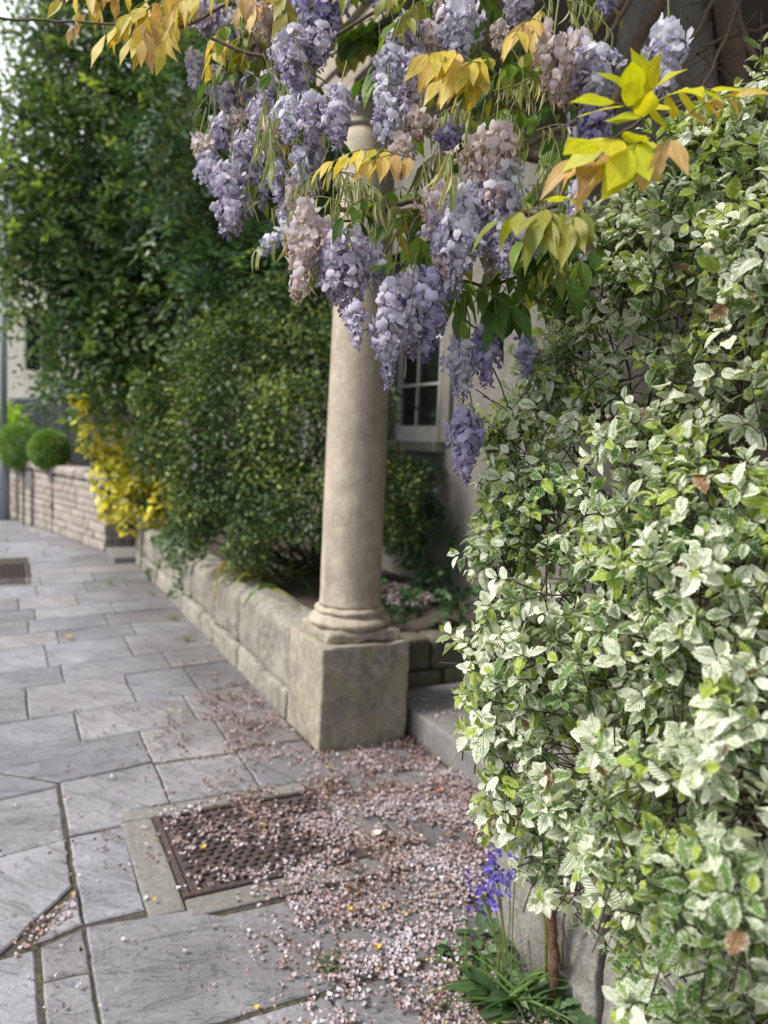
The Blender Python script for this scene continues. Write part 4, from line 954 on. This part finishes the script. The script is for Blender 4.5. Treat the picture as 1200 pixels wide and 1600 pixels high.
RAC = [((318, -5), (322, 58), 46, 1.95, 'lilac'), ((350, 18), (352, 70), 42, 1.95, 'lilac'), ((385, 20), (388, 72), 46, 1.9, 'lilac'), ((303, 86), (304, 140), 26, 1.9, 'pale'), ((360, 122), (356, 190), 38, 1.9, 'lilac'), ((392, 122), (398, 180), 34, 1.95, 'pale'),
       ((312, 212), (318, 258), 36, 1.8, 'faded'), ((322, 245), (334, 302), 40, 1.8, 'pale'), ((352, 190), (350, 236), 34, 1.85, 'lilac'), ((380, 215), (374, 290), 46, 1.8, 'lilac'), ((358, 262), (352, 330), 46, 1.75, 'lilac'), ((362, 300), (356, 372), 50, 1.75, 'lilac'),
       ((408, 165), (404, 262), 44, 1.75, 'lilac'), ((428, 235), (434, 316), 32, 1.7, 'pale'), ((446, 318), (447, 392), 26, 1.7, 'pale'), ((430, 372), (404, 400), 22, 1.7, 'pale'), ((418, 8), (426, 66), 52, 1.7, 'faded'), ((405, 50), (392, 100), 40, 1.8, 'faded'),
       ((462, 52), (456, 128), 56, 1.5, 'lilac'), ((488, -30), (490, 62), 62, 1.5, 'violet'), ((520, -30), (518, 60), 46, 1.55, 'violet'), ((496, 50), (494, 112), 48, 1.5, 'lilac'), ((468, 110), (466, 172), 40, 1.5, 'lilac'), ((452, 160), (450, 222), 40, 1.5, 'pale'), ((486, 152), (490, 232), 44, 1.45, 'lilac'), ((530, 145), (530, 232), 46, 1.42, 'lilac'), ((486, 225), (490, 312), 36, 1.5, 'lilac'), ((470, 235), (474, 290), 26, 1.5, 'pale'),
       ((600, -30), (598, 24), 46, 1.5, 'violet'), ((640, 28), (620, 100), 44, 1.5, 'lilac'), ((612, 75), (592, 168), 42, 1.42, 'pale'), ((652, 80), (640, 205), 46, 1.5, 'lilac'), ((668, 40), (664, 110), 44, 1.55, 'faded'), ((606, 158), (602, 236), 44, 1.4, 'pale'), ((716, 5), (716, 98), 66, 1.45, 'pale'), ((706, -20), (722, 50), 60, 1.5, 'faded'),
       ((658, 180), (652, 218), 54, 1.4, 'faded'), ((628, 220), (626, 276), 42, 1.4, 'faded'), ((808, -25), (812, 38), 52, 1.5, 'lilac'), ((782, 40), (784, 80), 34, 1.6, 'faded'), ((478, 322), (464, 474), 54, 1.35, 'faded'), ((500, 345), (490, 430), 30, 1.4, 'faded'),
       ((545, 368), (542, 498), 78, 1.35, 'lilac'), ((520, 390), (524, 470), 50, 1.35, 'lilac'), ((556, 478), (560, 545), 26, 1.32, 'lilac'), ((588, 395), (590, 452), 34, 1.4, 'pale'), ((612, 445), (606, 608), 52, 1.32, 'lilac'), ((640, 430), (646, 560), 50, 1.36, 'lilac'), ((672, 425), (662, 565), 60, 1.34, 'violet'),
       ((748, 215), (742, 300), 66, 1.32, 'faded'), ((690, 292), (694, 380), 64, 1.35, 'faded'), ((722, 300), (712, 452), 72, 1.3, 'pale'), ((680, 340), (690, 420), 44, 1.35, 'lilac'), ((776, 200), (770, 330), 72, 1.3, 'faded'), ((788, 262), (778, 412), 66, 1.3, 'pale'), ((745, 280), (750, 360), 60, 1.34, 'pale'), ((790, 330), (788, 432), 44, 1.32, 'lilac'),
       ((718, 535), (722, 622), 48, 1.4, 'lilac'), ((758, 520), (762, 605), 46, 1.42, 'violet'), ((722, 640), (728, 755), 42, 1.45, 'violet'), ((742, 660), (740, 720), 28, 1.46, 'violet'), ((866, 55), (868, 152), 62, 1.2, 'faded'), ((905, 60), (905, 140), 40, 1.25, 'faded'), ((930, 78), (922, 178), 66, 1.2, 'pale'), ((1045, 42), (1038, 150), 58, 1.15, 'pale'), ((925, 175), (925, 262), 60, 1.25, 'violet'),
       ((830, 350), (832, 405), 30, 1.25, 'lilac'), ((900, 290), (898, 350), 28, 1.2, 'lilac'), ((925, 395), (930, 440), 50, 1.5, 'violet'), ((820, 530), (822, 590), 28, 1.5, 'violet'), ((955, -30), (950, 20), 44, 1.3, 'violet'), ((700, 195), (702, 240), 40, 1.5, 'violet')]
RAC += [((340, 110), (338, 170), 28, 1.95, 'lilac'), ((372, 170), (370, 230), 30, 1.85, 'faded'), ((395, 250), (392, 320), 30, 1.8, 'lilac'), ((338, 190), (334, 240), 26, 1.85, 'lilac'), ((420, 120), (418, 190), 34, 1.75, 'lilac'), ((440, 60), (436, 110), 34, 1.6, 'pale'), ((412, 270), (410, 330), 22, 1.8, 'lilac'),
        ((455, 280), (458, 350), 26, 1.6, 'faded'), ((430, 180), (432, 240), 34, 1.65, 'faded'), ((560, 380), (572, 440), 34, 1.4, 'faded'), ((520, 350), (516, 400), 40, 1.36, 'faded'), ((700, 380), (702, 455), 46, 1.33, 'faded'), ((650, 120), (652, 190), 40, 1.5, 'faded'), ((880, 120), (884, 170), 40, 1.25, 'faded'), ((390, -20), (386, 30), 40, 1.8, 'violet'), ((770, 380), (766, 430), 36, 1.34, 'faded')]
for r_ in RAC: raceme(*r_)

# compound leaves: each spray is a rachis with its leaflets
BROAD = [grid_leaf([.02, .15, .23, .265, .26, .22, .15, .07, .006], fold=f, droop=d, curl=c, wave=.006) for f, d, c in ((.05, .1, .08), (.2, .2, -.08), (.1, .0, .1), (.0, .25, .06))]
WT = {}
def wl_mesh(kind, ti, rv):
    key = (kind, ti, rv)
    if key not in WT:
        v, f, uv = (BROAD if kind == 'wlime' else WLEAF)[ti]; fl = np.concatenate([np.array(a) for a in f]); stt = np.concatenate([[0], np.cumsum([len(a) for a in f])[:-1]])
        me = np_mesh('leaflet', v, fl, stt, uv, np.full(len(v), rv)); me.materials.append(M[kind]); WT[key] = me
    return WT[key]
REST = {k: Batch() for k in ('wyellow', 'wlime', 'wolive', 'wgreen', 'wyoung')}
def spray(a, b_, Z, pairs, lpx, kind, rr=(0, 1), hang=.5, objs=True, Z2=None, spread=.75):
    a = at(*a, Z); b_ = at(*b_, Z2 or Z - .03); L_ = np.linalg.norm(b_ - a); ax = unit(b_ - a); ln = lpx * Z / 1200 * (1.05 if kind == 'wlime' else 1)
    mid = (a + b_) / 2 + np.array([0, 0, L_ * .12]); path = smooth_path([a, mid, b_], 5)
    rc = tubes('leaf_spray', [path], [np.linspace(.0015, .0008, len(path))], M['stem'], wi, 5)
    vu = np.array([0, 0, 1.]); side = unit(np.cross(ax, vu)); n = 0
    its = [((k + .8) / (pairs + .3), s_) for k in range(pairs) for s_ in (-1, 1)] + [(1., 0)]
    for t, s_ in its:
        q = path[min(len(path) - 1, int(t * (len(path) - 1)))]
        d = unit(side * s_ * spread + ax * (.5 if s_ else 1) + np.array([0, 0, -hang]) + rng.normal(size=3) * .16)
        nr = unit(vu * (1 if hang < .8 else .4) + ax * .3 * (1 if hang > .6 else 0) + CAM[:, 2] * (1.3 if Z < 1.1 else .35) + rng.normal(size=3) * .3)
        s2 = ln * rng.uniform(.8, 1.15) * (1 - .25 * abs(t - .6)); rv = rng.uniform(*rr)
        Rm = frames(d[None], nr[None])
        if objs: leaf_obj('leaflet', wl_mesh(kind, int(rng.integers(0, 4)), round(rv * 6) / 6), q, Rm[0], s2, rc)
        else: place(REST[kind], WLEAF, q[None], d[None], nr[None], [s2], [rv])
    return rc
SP = [((215, -30), (98, 2), 1.95, 4, 44, 'wyellow', (.25, .9), .9), ((250, -20), (135, 22), 1.95, 4, 46, 'wyellow', (.3, 1), .9), ((262, 5), (165, 55), 1.9, 4, 56, 'wyellow', (.15, .8), .9), ((290, 20), (205, 60), 1.88, 4, 60, 'wyellow', (.1, .6), 1.1), ((300, -20), (235, 20), 1.9, 4, 50, 'wyellow', (.3, .9), 1.0),
      ((275, 30), (255, 78), 1.85, 3, 48, 'wyellow', (.0, .5), 1.0), ((420, -20), (300, 0), 1.8, 5, 44, 'wyellow', (0, .8), .9), ((345, 40), (328, 100), 1.85, 4, 40, 'wyellow', (0, .7), .7), ((400, -30), (372, 12), 1.75, 3, 48, 'wyellow', (.6, 1), .9), ((350, 60), (375, 92), 1.85, 3, 34, 'wyellow', (0, .3), .7),
      ((545, -70), (540, -15), 1.4, 3, 50, 'wolive', (.1, .6), .7), ((660, -40), (600, -5), 1.45, 4, 50, 'wolive', (.4, 1), 1.0), ((660, 0), (632, 40), 1.45, 3, 42, 'wolive', (.4, .9), .8), ((440, -30), (450, 40), 1.6, 3, 50, 'wolive', (.5, 1), .9),
      ((745, 100), (668, 84), 1.2, 4, 72, 'wyellow', (.1, .7), .9), ((760, 118), (690, 120), 1.22, 4, 66, 'wyellow', (.1, .6), .9), ((775, 95), (730, 100), 1.25, 2, 46, 'wyellow', (.0, .4), .5), ((835, 30), (800, 60), 1.2, 3, 50, 'wyellow', (.3, .9), .9), ((850, 10), (835, 50), 1.3, 2, 46, 'wyellow', (.4, .9), .9),
      ((615, 238), (510, 258), 1.3, 5, 48, 'wyellow', (0, .5), .5), ((650, 250), (585, 250), 1.3, 3, 56, 'wyellow', (.4, 1), .7),
      ((1020, 205), (960, 160), .98, 2, 76, 'wlime', (0, .9), .1), ((1000, 170), (990, 150), 1.0, 1, 66, 'wlime', (0, .9), -.6), ((1020, 160), (1015, 140), 1.0, 1, 66, 'wlime', (0, .9), -.7), ((1000, 235), (930, 222), .98, 2, 84, 'wlime', (0, .9), .3), ((1010, 225), (985, 235), .96, 2, 90, 'wlime', (0, .8), .9),
      ((985, 235), (900, 250), 1.02, 3, 84, 'wyellow', (.7, 1), .45), ((1010, 240), (940, 262), 1.02, 3, 84, 'wyellow', (.6, 1), .7), ((1060, 215), (1035, 235), .95, 1, 76, 'wyellow', (.8, 1), .9), ((1000, 175), (1110, 140), 1.05, 4, 60, 'wlime', (.5, 1), .3), ((1060, 190), (1150, 150), 1.05, 3, 56, 'wyellow', (.5, 1), .4),
      ((905, 320), (880, 312), 1.1, 1, 42, 'wlime', (0, .6), .0), ((880, 335), (780, 345), 1.15, 2, 66, 'wolive', (.3, .8), .6), ((880, 330), (845, 350), 1.15, 3, 82, 'wolive', (.3, .9), 1.2), ((910, 330), (890, 350), 1.15, 2, 80, 'wolive', (.3, .9), 1.3),
      ((720, 455), (800, 480), 1.4, 4, 62, 'wgreen', (0, .7), .9), ((700, 440), (722, 500), 1.42, 3, 54, 'wgreen', (.2, 1), .8), ((790, 450), (770, 500), 1.42, 3, 58, 'wgreen', (0, .6), .9), ((820, 470), (790, 510), 1.45, 3, 56, 'wgreen', (.0, .6), .9), ((665, 425), (600, 414), 1.38, 2, 40, 'wgreen', (.6, 1), .1), ((760, 430), (830, 460), 1.45, 3, 50, 'wgreen', (0, .6), .7)]
SP += [((180, -30), (112, 40), 1.93, 3, 42, 'wyellow', (.3, .9), 1.2), ((235, 0), (190, 40), 1.9, 3, 52, 'wyellow', (.2, .8), 1.3), ((310, -10), (268, 20), 1.88, 4, 50, 'wyellow', (.1, .9), 1.2), ((240, 20), (222, 62), 1.86, 3, 60, 'wyellow', (.2, .9), 1.5),
       ((760, 100), (712, 112), 1.2, 3, 66, 'wyellow', (0, .5), 1.3), ((450, -20), (400, 10), 1.7, 3, 50, 'wyellow', (.5, 1), 1.2)]
for s_ in SP:
    n_ = s_[3] * 2 + 1; spray(*s_, objs=True)
# smaller background sprays, joined
def fill(n, box_, Zr, lpx, kinds, pairs=(3, 5)):
    for i in range(n):
        x = rng.uniform(box_[0], box_[2]); y = rng.uniform(box_[1], box_[3]); a_ = rng.uniform(0, 6.28); L_ = rng.uniform(50, 100)
        k = kinds[int(rng.integers(0, len(kinds)))]
        spray_rest((x, y), (x + math.cos(a_) * L_, y + abs(math.sin(a_)) * L_ * .8), rng.uniform(*Zr), int(rng.integers(*pairs)), lpx * rng.uniform(.8, 1.2), k)
RP = []
def spray_rest(a, b_, Z, pairs, lpx, kind):
    a = at(*a, Z); b_ = at(*b_, Z + rng.uniform(-.1, .1)); L_ = np.linalg.norm(b_ - a); ax = unit(b_ - a); ln = lpx * Z / 1200; path = smooth_path([a, (a + b_) / 2 + [0, 0, L_ * .15], b_], 4); RP.append(path)
    side = unit(np.cross(ax, [0, 0, 1.])); young = kind == 'wyoung'
    for t, s_ in [((k + .8) / (pairs + .3), s_) for k in range(pairs) for s_ in (-1, 1)] + [(1., 0)]:
        q = path[min(len(path) - 1, int(t * (len(path) - 1)))]; d = unit(side * s_ * (.7 if not young else .35) + ax * .5 + np.array([0, 0, -.7 if not young else -1.5]) + rng.normal(size=3) * .2); nr = unit(np.array([0, 0, 1.]) + CAM[:, 2] * .4 + rng.normal(size=3) * .35)
        place(REST[kind], WLEAF if not young else YOUNG, q[None], d[None], nr[None], [ln * rng.uniform(.8, 1.2)], [rng.random()])
fill(24, (650, -20, 900, 180), (1.6, 2.1), 46, ['wgreen', 'wgreen', 'wolive'])
fill(22, (620, 180, 900, 460), (1.45, 1.8), 44, ['wgreen', 'wolive', 'wgreen'])
fill(12, (380, -20, 455, 130), (1.6, 1.9), 40, ['wolive', 'wgreen'])
fill(12, (330, 40, 520, 330), (1.8, 2.0), 30, ['wolive', 'wgreen', 'wyellow'])
fill(8, (830, 300, 960, 420), (1.3, 1.5), 50, ['wolive', 'wgreen'])
fill(9, (500, 260, 600, 320), (1.3, 1.45), 30, ['wyoung'], (5, 8)); fill(8, (540, 270, 680, 350), (1.35, 1.5), 40, ['wolive', 'wgreen'])
fill(6, (700, 120, 820, 190), (1.35, 1.5), 26, ['wyoung'], (5, 8)); fill(7, (790, 170, 870, 290), (1.3, 1.45), 26, ['wyoung'], (5, 8)); fill(5, (820, -20, 900, 30), (1.3, 1.5), 26, ['wyoung'], (5, 8))
fill(8, (390, 90, 470, 200), (1.6, 1.8), 34, ['wyoung'], (5, 8)); fill(6, (680, 230, 720, 300), (1.35, 1.45), 44, ['wyoung'], (5, 8)); fill(8, (440, 330, 560, 400), (1.4, 1.5), 36, ['wyoung'], (4, 7))
def shade_canopy(n, X, Y, Z):
    for i in range(n):
        p = np.array([rng.uniform(*X), rng.uniform(*Y), rng.uniform(*Z)]); ax = unit(rng.normal(size=3) * [1, 1, .3]); L_ = .2; sd_ = unit(np.cross(ax, [0, 0, 1.]))
        k = ['wgreen', 'wolive', 'wgreen'][i % 3]
        for t in (.2, .45, .7, .95):
            for s_ in (-1, 1): place(REST[k], [OVAL], (p + ax * L_ * t)[None], unit(sd_ * s_ + ax * .4 + [0, 0, -.5])[None], np.array([[0, 0, 1.]]), [rng.uniform(.07, .10)], [rng.random()])
shade_canopy(420, (.5, 1.4), (.2, 3.1), (3.02, 3.5)); shade_canopy(120, (.7, 1.4), (1.4, 2.5), (3.05, 3.8))  # unseen overhead leaves, added to cast shade on the porch and near column
for k, Bt in REST.items():
    if Bt.nv: o = Bt.build('small_leaves', M[k], wi); o['kind'] = 'stuff'
o = tubes('leaf_stalks', RP, [.0012] * len(RP), M['stem'], wi, 4); o['kind'] = 'stuff'
# woody stems
BR = [([(-20, 30), (90, 33), (180, 39), (250, 58)], 1.9, .0032), ([(250, 58), (330, 20), (430, -40)], 1.85, .004), ([(205, 45), (260, -20)], 1.88, .002), ([(330, 60), (420, 90), (520, 60), (700, -60)], 1.7, .004),
      ([(520, 330), (600, 322), (680, 312), (760, 318), (860, 345), (960, 395)], 1.5, .005), ([(560, 320), (640, 330), (720, 300), (800, 240), (900, 190)], 1.55, .006), ([(600, 300), (560, 340), (500, 345)], 1.45, .0025), ([(680, 315), (640, 360), (645, 430)], 1.4, .0018), ([(650, 395), (640, 500), (632, 590)], 1.3, .001), ([(575, 440), (590, 500), (560, 520)], 1.32, .001),
      ([(820, 240), (880, 250), (920, 200), (960, 160), (1000, 60), (1060, -40)], 1.75, .014), ([(860, 160), (900, 200), (880, 110), (920, 60), (1010, -30)], 1.7, .009), ([(780, 150), (850, 160), (900, 130), (960, 40), (1000, -30)], 1.65, .006), ([(1140, -40), (1160, 50), (1205, 130)], 1.6, .007), ([(880, 240), (960, 215), (1060, 160), (1210, 140)], 1.6, .004), ([(1090, 85), (1130, 60), (1210, 40)], 1.65, .004), ([(1000, 110), (1080, 60), (1130, -30)], 1.62, .005), ([(1170, -30), (1100, 130), (1040, 180)], 1.6, .0035), ([(930, 230), (900, 300), (850, 330)], 1.5, .004), ([(840, 280), (845, 380), (835, 450)], 1.35, .0015), ([(700, 430), (760, 445), (840, 425)], 1.42, .003), ([(720, 440), (735, 520), (720, 560)], 1.4, .0015), ([(775, 540), (730, 600), (720, 650)], 1.45, .0014), ([(715, 475), (718, 560)], 1.4, .001), ([(770, 575), (790, 625), (800, 640)], 1.45, .0016)]
for pts, Z, r_ in BR: tubes('branch', [smooth_path([at(a, b_, Z + rng.uniform(-.02, .02)) for a, b_ in pts], 6, .0016)], [r_], M['bark'], wi, 7)
for i in range(46):
    x = rng.uniform(330, 900); y = rng.uniform(-20, 300); Z = rng.uniform(1.35, 1.9); L_ = rng.uniform(40, 130)
    tubes('tendril', [smooth_path([at(x, y, Z), at(x + rng.normal() * 25, y + L_ * .5, Z), at(x + rng.normal() * 20, y + L_, Z)], 5)], [.0009], M['stem'], wi, 4)
for i in range(22):
    x = rng.uniform(880, 1200); y = rng.uniform(-20, 200); Z = rng.uniform(1.6, 1.9); a_ = rng.uniform(0, 6.28); L_ = rng.uniform(60, 160)
    tubes('tendril', [smooth_path([at(x, y, Z), at(x + math.cos(a_) * L_ * .5 + rng.normal() * 12, y + math.sin(a_) * L_ * .5, Z), at(x + math.cos(a_) * L_, y + math.sin(a_) * L_, Z)], 5)], [.0018], M['bark'], wi, 4)
tubes('trunk', [smooth_path([(1.95, 1.35, .1), (1.9, 1.4, 1.0), (1.85, 1.5, 2.0), (1.5, 1.5, 2.9), (1.35, 2.2, 3.05), (1.3, 3.2, 3.05)], 8, .01)], [np.linspace(.045, .02, 41)], M['bark'], wi, 10)

# ================================================================== FOOT OF THE NEAR WALL
cs = empty('climbing_stem', (1.34, 1.5, 0), 'peeling red brown woody stem rising against the near wall stone', 'climber')
g0 = toward(862, 1562, 0, 1.33)
gx = [toward(862, 1562, 0, 1.335), toward(866, 1500, 0, 1.325), toward(862, 1440, 0, 1.31), toward(866, 1385, 0, 1.30), toward(880, 1320, 0, 1.32)]
gx[0][2] = -.01
tubes('stem', [smooth_path(gx, 6, .002)], [np.linspace(.017, .010, 25)], M['redbark'], cs, 9)
tubes('stem', [smooth_path([gx[0] + [-.01, .02, .08], toward(852, 1450, 0, 1.30), toward(838, 1385, 0, 1.30)], 6, .001)], [np.linspace(.006, .004, 13)], M['stem'], cs, 7)
tubes('stem', [smooth_path([gx[0] + [.01, -.02, .12], toward(880, 1450, 0, 1.31), toward(884, 1385, 0, 1.32)], 6, .001)], [np.linspace(.005, .003, 13)], M['bark'], cs, 7)
# bluebells
bb = empty('bluebell', (1.15, 1.75, 0), 'violet blue bluebells nodding beside the near wall end', 'flower')
base = toward(785, 1500, 0, 1.25); base[2] = 0
for k, (px_, py_, n_) in enumerate(((772, 1345, 12), (795, 1365, 10), (762, 1385, 13), (752, 1418, 10), (778, 1392, 11), (806, 1345, 8), (745, 1380, 8), (768, 1362, 10))):
    tip = toward(px_, py_, 0, 1.17); path = smooth_path([base + rng.normal(size=3) * [.02, .02, 0], (base + tip) / 2 + [.015, 0, .02], tip], 6); stx = tubes('stalk', [path], [.0018], M['stem'], bb, 5)
    B = Batch(); q = np.repeat(tip[None], n_, 0) + rng.normal(size=(n_, 3)) * [.013, .013, .022]; d = unit(rng.normal(size=(n_, 3)) * .6 + [0, 0, -.8]); place(B, [BUD, FLOWER[1]], q, d, rand_unit(n_), rng.uniform(.018, .025, n_), rng.random(n_)); B.build('flowers', M['bluebell'], stx)['kind'] = 'stuff'
B = Batch(); n_ = 26; place(B, [BLADE], base + rng.normal(size=(n_, 3)) * [.03, .03, .0], unit(rng.normal(size=(n_, 3)) * [.5, .5, .1] + [-.1, 0, 1.]), rand_unit(n_), rng.uniform(.10, .22, n_), rng.uniform(0, .7, n_)); o = B.build('leaves', M['grass'], bb); o['kind'] = 'stuff'
# broad weeds
DAND = grid_leaf([.02, .05, .10, .07, .13, .09, .16, .11, .17, .10, .01], fold=.3, droop=.35, wave=.02)
for (px_, py_, n_, ln), lb in (((885, 1590, 15, .13), 'leafy dark weed at the foot of the woody stem'), ((800, 1575, 16, .15), 'spreading weed with jagged leaves below the bluebells'), ((745, 1500, 12, .11), 'low grey green weed among petals by the wall end'), ((700, 1490, 8, .07), 'small weed leaves lying on petals farthest from the wall'), ((790, 1460, 10, .10), 'short leafy weed right under the bluebell stalks')):
    g = toward(px_, py_, 2, .0); g[0] = min(g[0], 1.32); B = Batch(); a = rng.random(n_) * 6.28
    place(B, [DAND, WLEAF[1]], g + rng.normal(size=(n_, 3)) * [.012, .012, .002] + [0, 0, .01], unit(np.stack([np.cos(a), np.sin(a), rng.uniform(.3, 1.3, n_)], 1)), np.tile([0, 0, 1.], (n_, 1)) + rng.normal(size=(n_, 3)) * .2, ln * rng.uniform(.6, 1.15, n_), rng.random(n_))
    tag(B.build('broad_leaf_weed', M['weed']), lb, 'weed')
for (px_, py_, n_), lb in (((790, 1575, 20), 'long bladed grass below the bluebells'), ((835, 1600, 16), 'long bladed grass at the bottom edge beside the weeds')):
    g = toward(px_, py_, 2, .0); tag(tuft('grass_tuft', g, n_, .2, .02, M['grass'], lb, 'grass tuft', (-.3, 0, 0), (0, .6)), kind='stuff')
lb_ = Batch(); pA = at(728, 1168, 1.5); pB = at(684, 1206, 1.5); lb_.add(BLADE, [pA], frames((pB - pA)[None], np.array([[0, 0, 1.]])), [[.10, .085, .03]], [.3]); tag(lb_.build('long_blade_leaf', M['grass']), 'single long green blade poking out of the holly edge', 'leaf')

# ================================================================== FALLEN PETALS
def vnoise(x, y, f, sd):
    return np.array([mnoise.noise(Vector((a * f, b_ * f, sd))) for a, b_ in zip(x, y)])
N = 150000
X = rng.uniform(-.1, 2.0, N); Y = rng.uniform(1.2, 6.5, N)
def g2(cx, cy, sx, sy): return np.exp(-((X - cx) / sx) ** 2 - ((Y - cy) / sy) ** 2)
sig = lambda v: 1 / (1 + np.exp(-v))
edge = .80 + .10 * np.sin(Y * 3.1) - .04 * np.clip(Y - 2.2, 0, 9)
D = sig((X - edge) / .055) * (Y < 2.45) * 1.0 + sig((X - .92) / .10) * (Y >= 2.45) * (Y < 3.0) * .85
D += .22 * (X > .56) * (X < .95) * (Y > 2.38) * (Y < 2.95); D += g2(1.22, 3.9, .18, .8) * .5 + g2(1.0, 3.6, .35, .5) * .22 + g2(1.62, 2.9, .2, .5) * .9 + .008 + .05 * g2(.8, 2.7, .3, .4) + g2(1.8, 3.3, .08, .5) * .8
D *= np.where((Y > 3.0) & (X < 1.35), .6, 1) * np.where((Y > 4.4), .25, 1)
nA = vnoise(X, Y, 5.0, 3.) ; nB = vnoise(X, Y, 16, 9.)
D = D * np.clip(.68 + nA * 1.9 + nB * 1.2, .02, 1.4) + .35 * ((X > .02) & (X < .21) & (np.abs(Y - 2.28 - (X - .02) * .9) < .05))
ok = (rng.random(N) < D * .8) & ~((X > 1.36) & (Y > 3.28) & (X < 1.85)) & ~((X > 1.34) & (Y < 1.86)) & ~((X > 1.87)) & ~((X > 1.33) & (Y > 3.7)) & ((X < 1.345) | (Y < 3.3))
X, Y = X[ok], Y[ok]; n = len(X)
pale = np.clip(.64 - (Y - 1.6) * .19 + vnoise(X, Y, 4, 20) * .4, .08, .92)
rnd = np.clip(rng.normal(size=n) * .24 + pale, 0, .95); rnd = np.where(rng.random(n) < .006, .975, rnd); rnd = np.where(rng.random(n) < .01, 1., rnd)
Zp = .006 + rng.random(n) ** 2 * .014
B = Batch(); place(B, PETAL, np.stack([X, Y, Zp], 1), unit(np.stack([rng.normal(size=n), rng.normal(size=n), rng.normal(size=n) * .25], 1)), unit(np.array([0, 0, 1.]) + rng.normal(size=(n, 3)) * .26), rng.uniform(.0075, .0165, n), rnd)
# on the porch step, the bed and on the wall top
n = 260; Xs = rng.uniform(1.9, 2.6, n); Ys = rng.uniform(2.4, 3.6, n); place(B, PETAL, np.stack([Xs, Ys, np.full(n, .15)], 1), rand_unit(n) * [1, 1, .2], unit(np.array([0, 0, 1.]) + rng.normal(size=(n, 3)) * .3), rng.uniform(.01, .018, n), np.clip(rng.normal(size=n) * .2 + .5, 0, .95))
n = 700; a = rng.random(n) * 6.28; q = rng.random(n) ** .5; place(B, PETAL, np.stack([2.35 + .24 * q * np.cos(a), 4.45 + .32 * q * np.sin(a), .47 + .07 * (1 - q) + rng.random(n) * .02], 1), rand_unit(n) * [1, 1, .2], unit(np.array([0, 0, 1.]) + rng.normal(size=(n, 3)) * .4), rng.uniform(.012, .02, n), np.clip(rng.normal(size=n) * .15 + .55, 0, .9))
pet = B.build('fallen_petals', M['petal']); tag(pet, 'drifts of fallen lilac and brown wisteria petals on the paving', 'petals', kind='stuff')
# single conspicuous bits
for (px_, py_), rv, lb, s_ in (((588, 1305), 1., 'large white petal lying right of the iron cover', .045), ((685, 1238), .3, 'orange red scrap among brown petals by the step', .035), ((547, 1422), .975, 'small yellow leaf on the petals below the cover', .022), ((590, 1482), .975, 'yellow leaf lying nearer the grass tuft', .026), ((318, 1325), .975, 'yellow leaf on the dark iron cover', .026), ((400, 1576), .975, 'yellow leaf on the bare slab at the bottom', .018), ((107, 996), .975, 'pale yellow leaf on the distant paving', .05)):
    g = toward(px_, py_, 2, .016); B = Batch(); place(B, [PETAL[0]], g[None], np.array([[1., .4, 0]]), np.array([[0, .1, 1.]]), [s_], [rv]); mt = M['petal']
    if rv == .3: mt = plain('red scrap', (.6, .12, .05), .7)
    tag(B.build('fallen_leaf' if rv != 1. else 'white_petal', mt), lb, 'leaf' if rv != 1. else 'petal')
print('verts', sum(len(m_.vertices) for m_ in bpy.data.meshes), 'objs', len(bpy.data.objects))
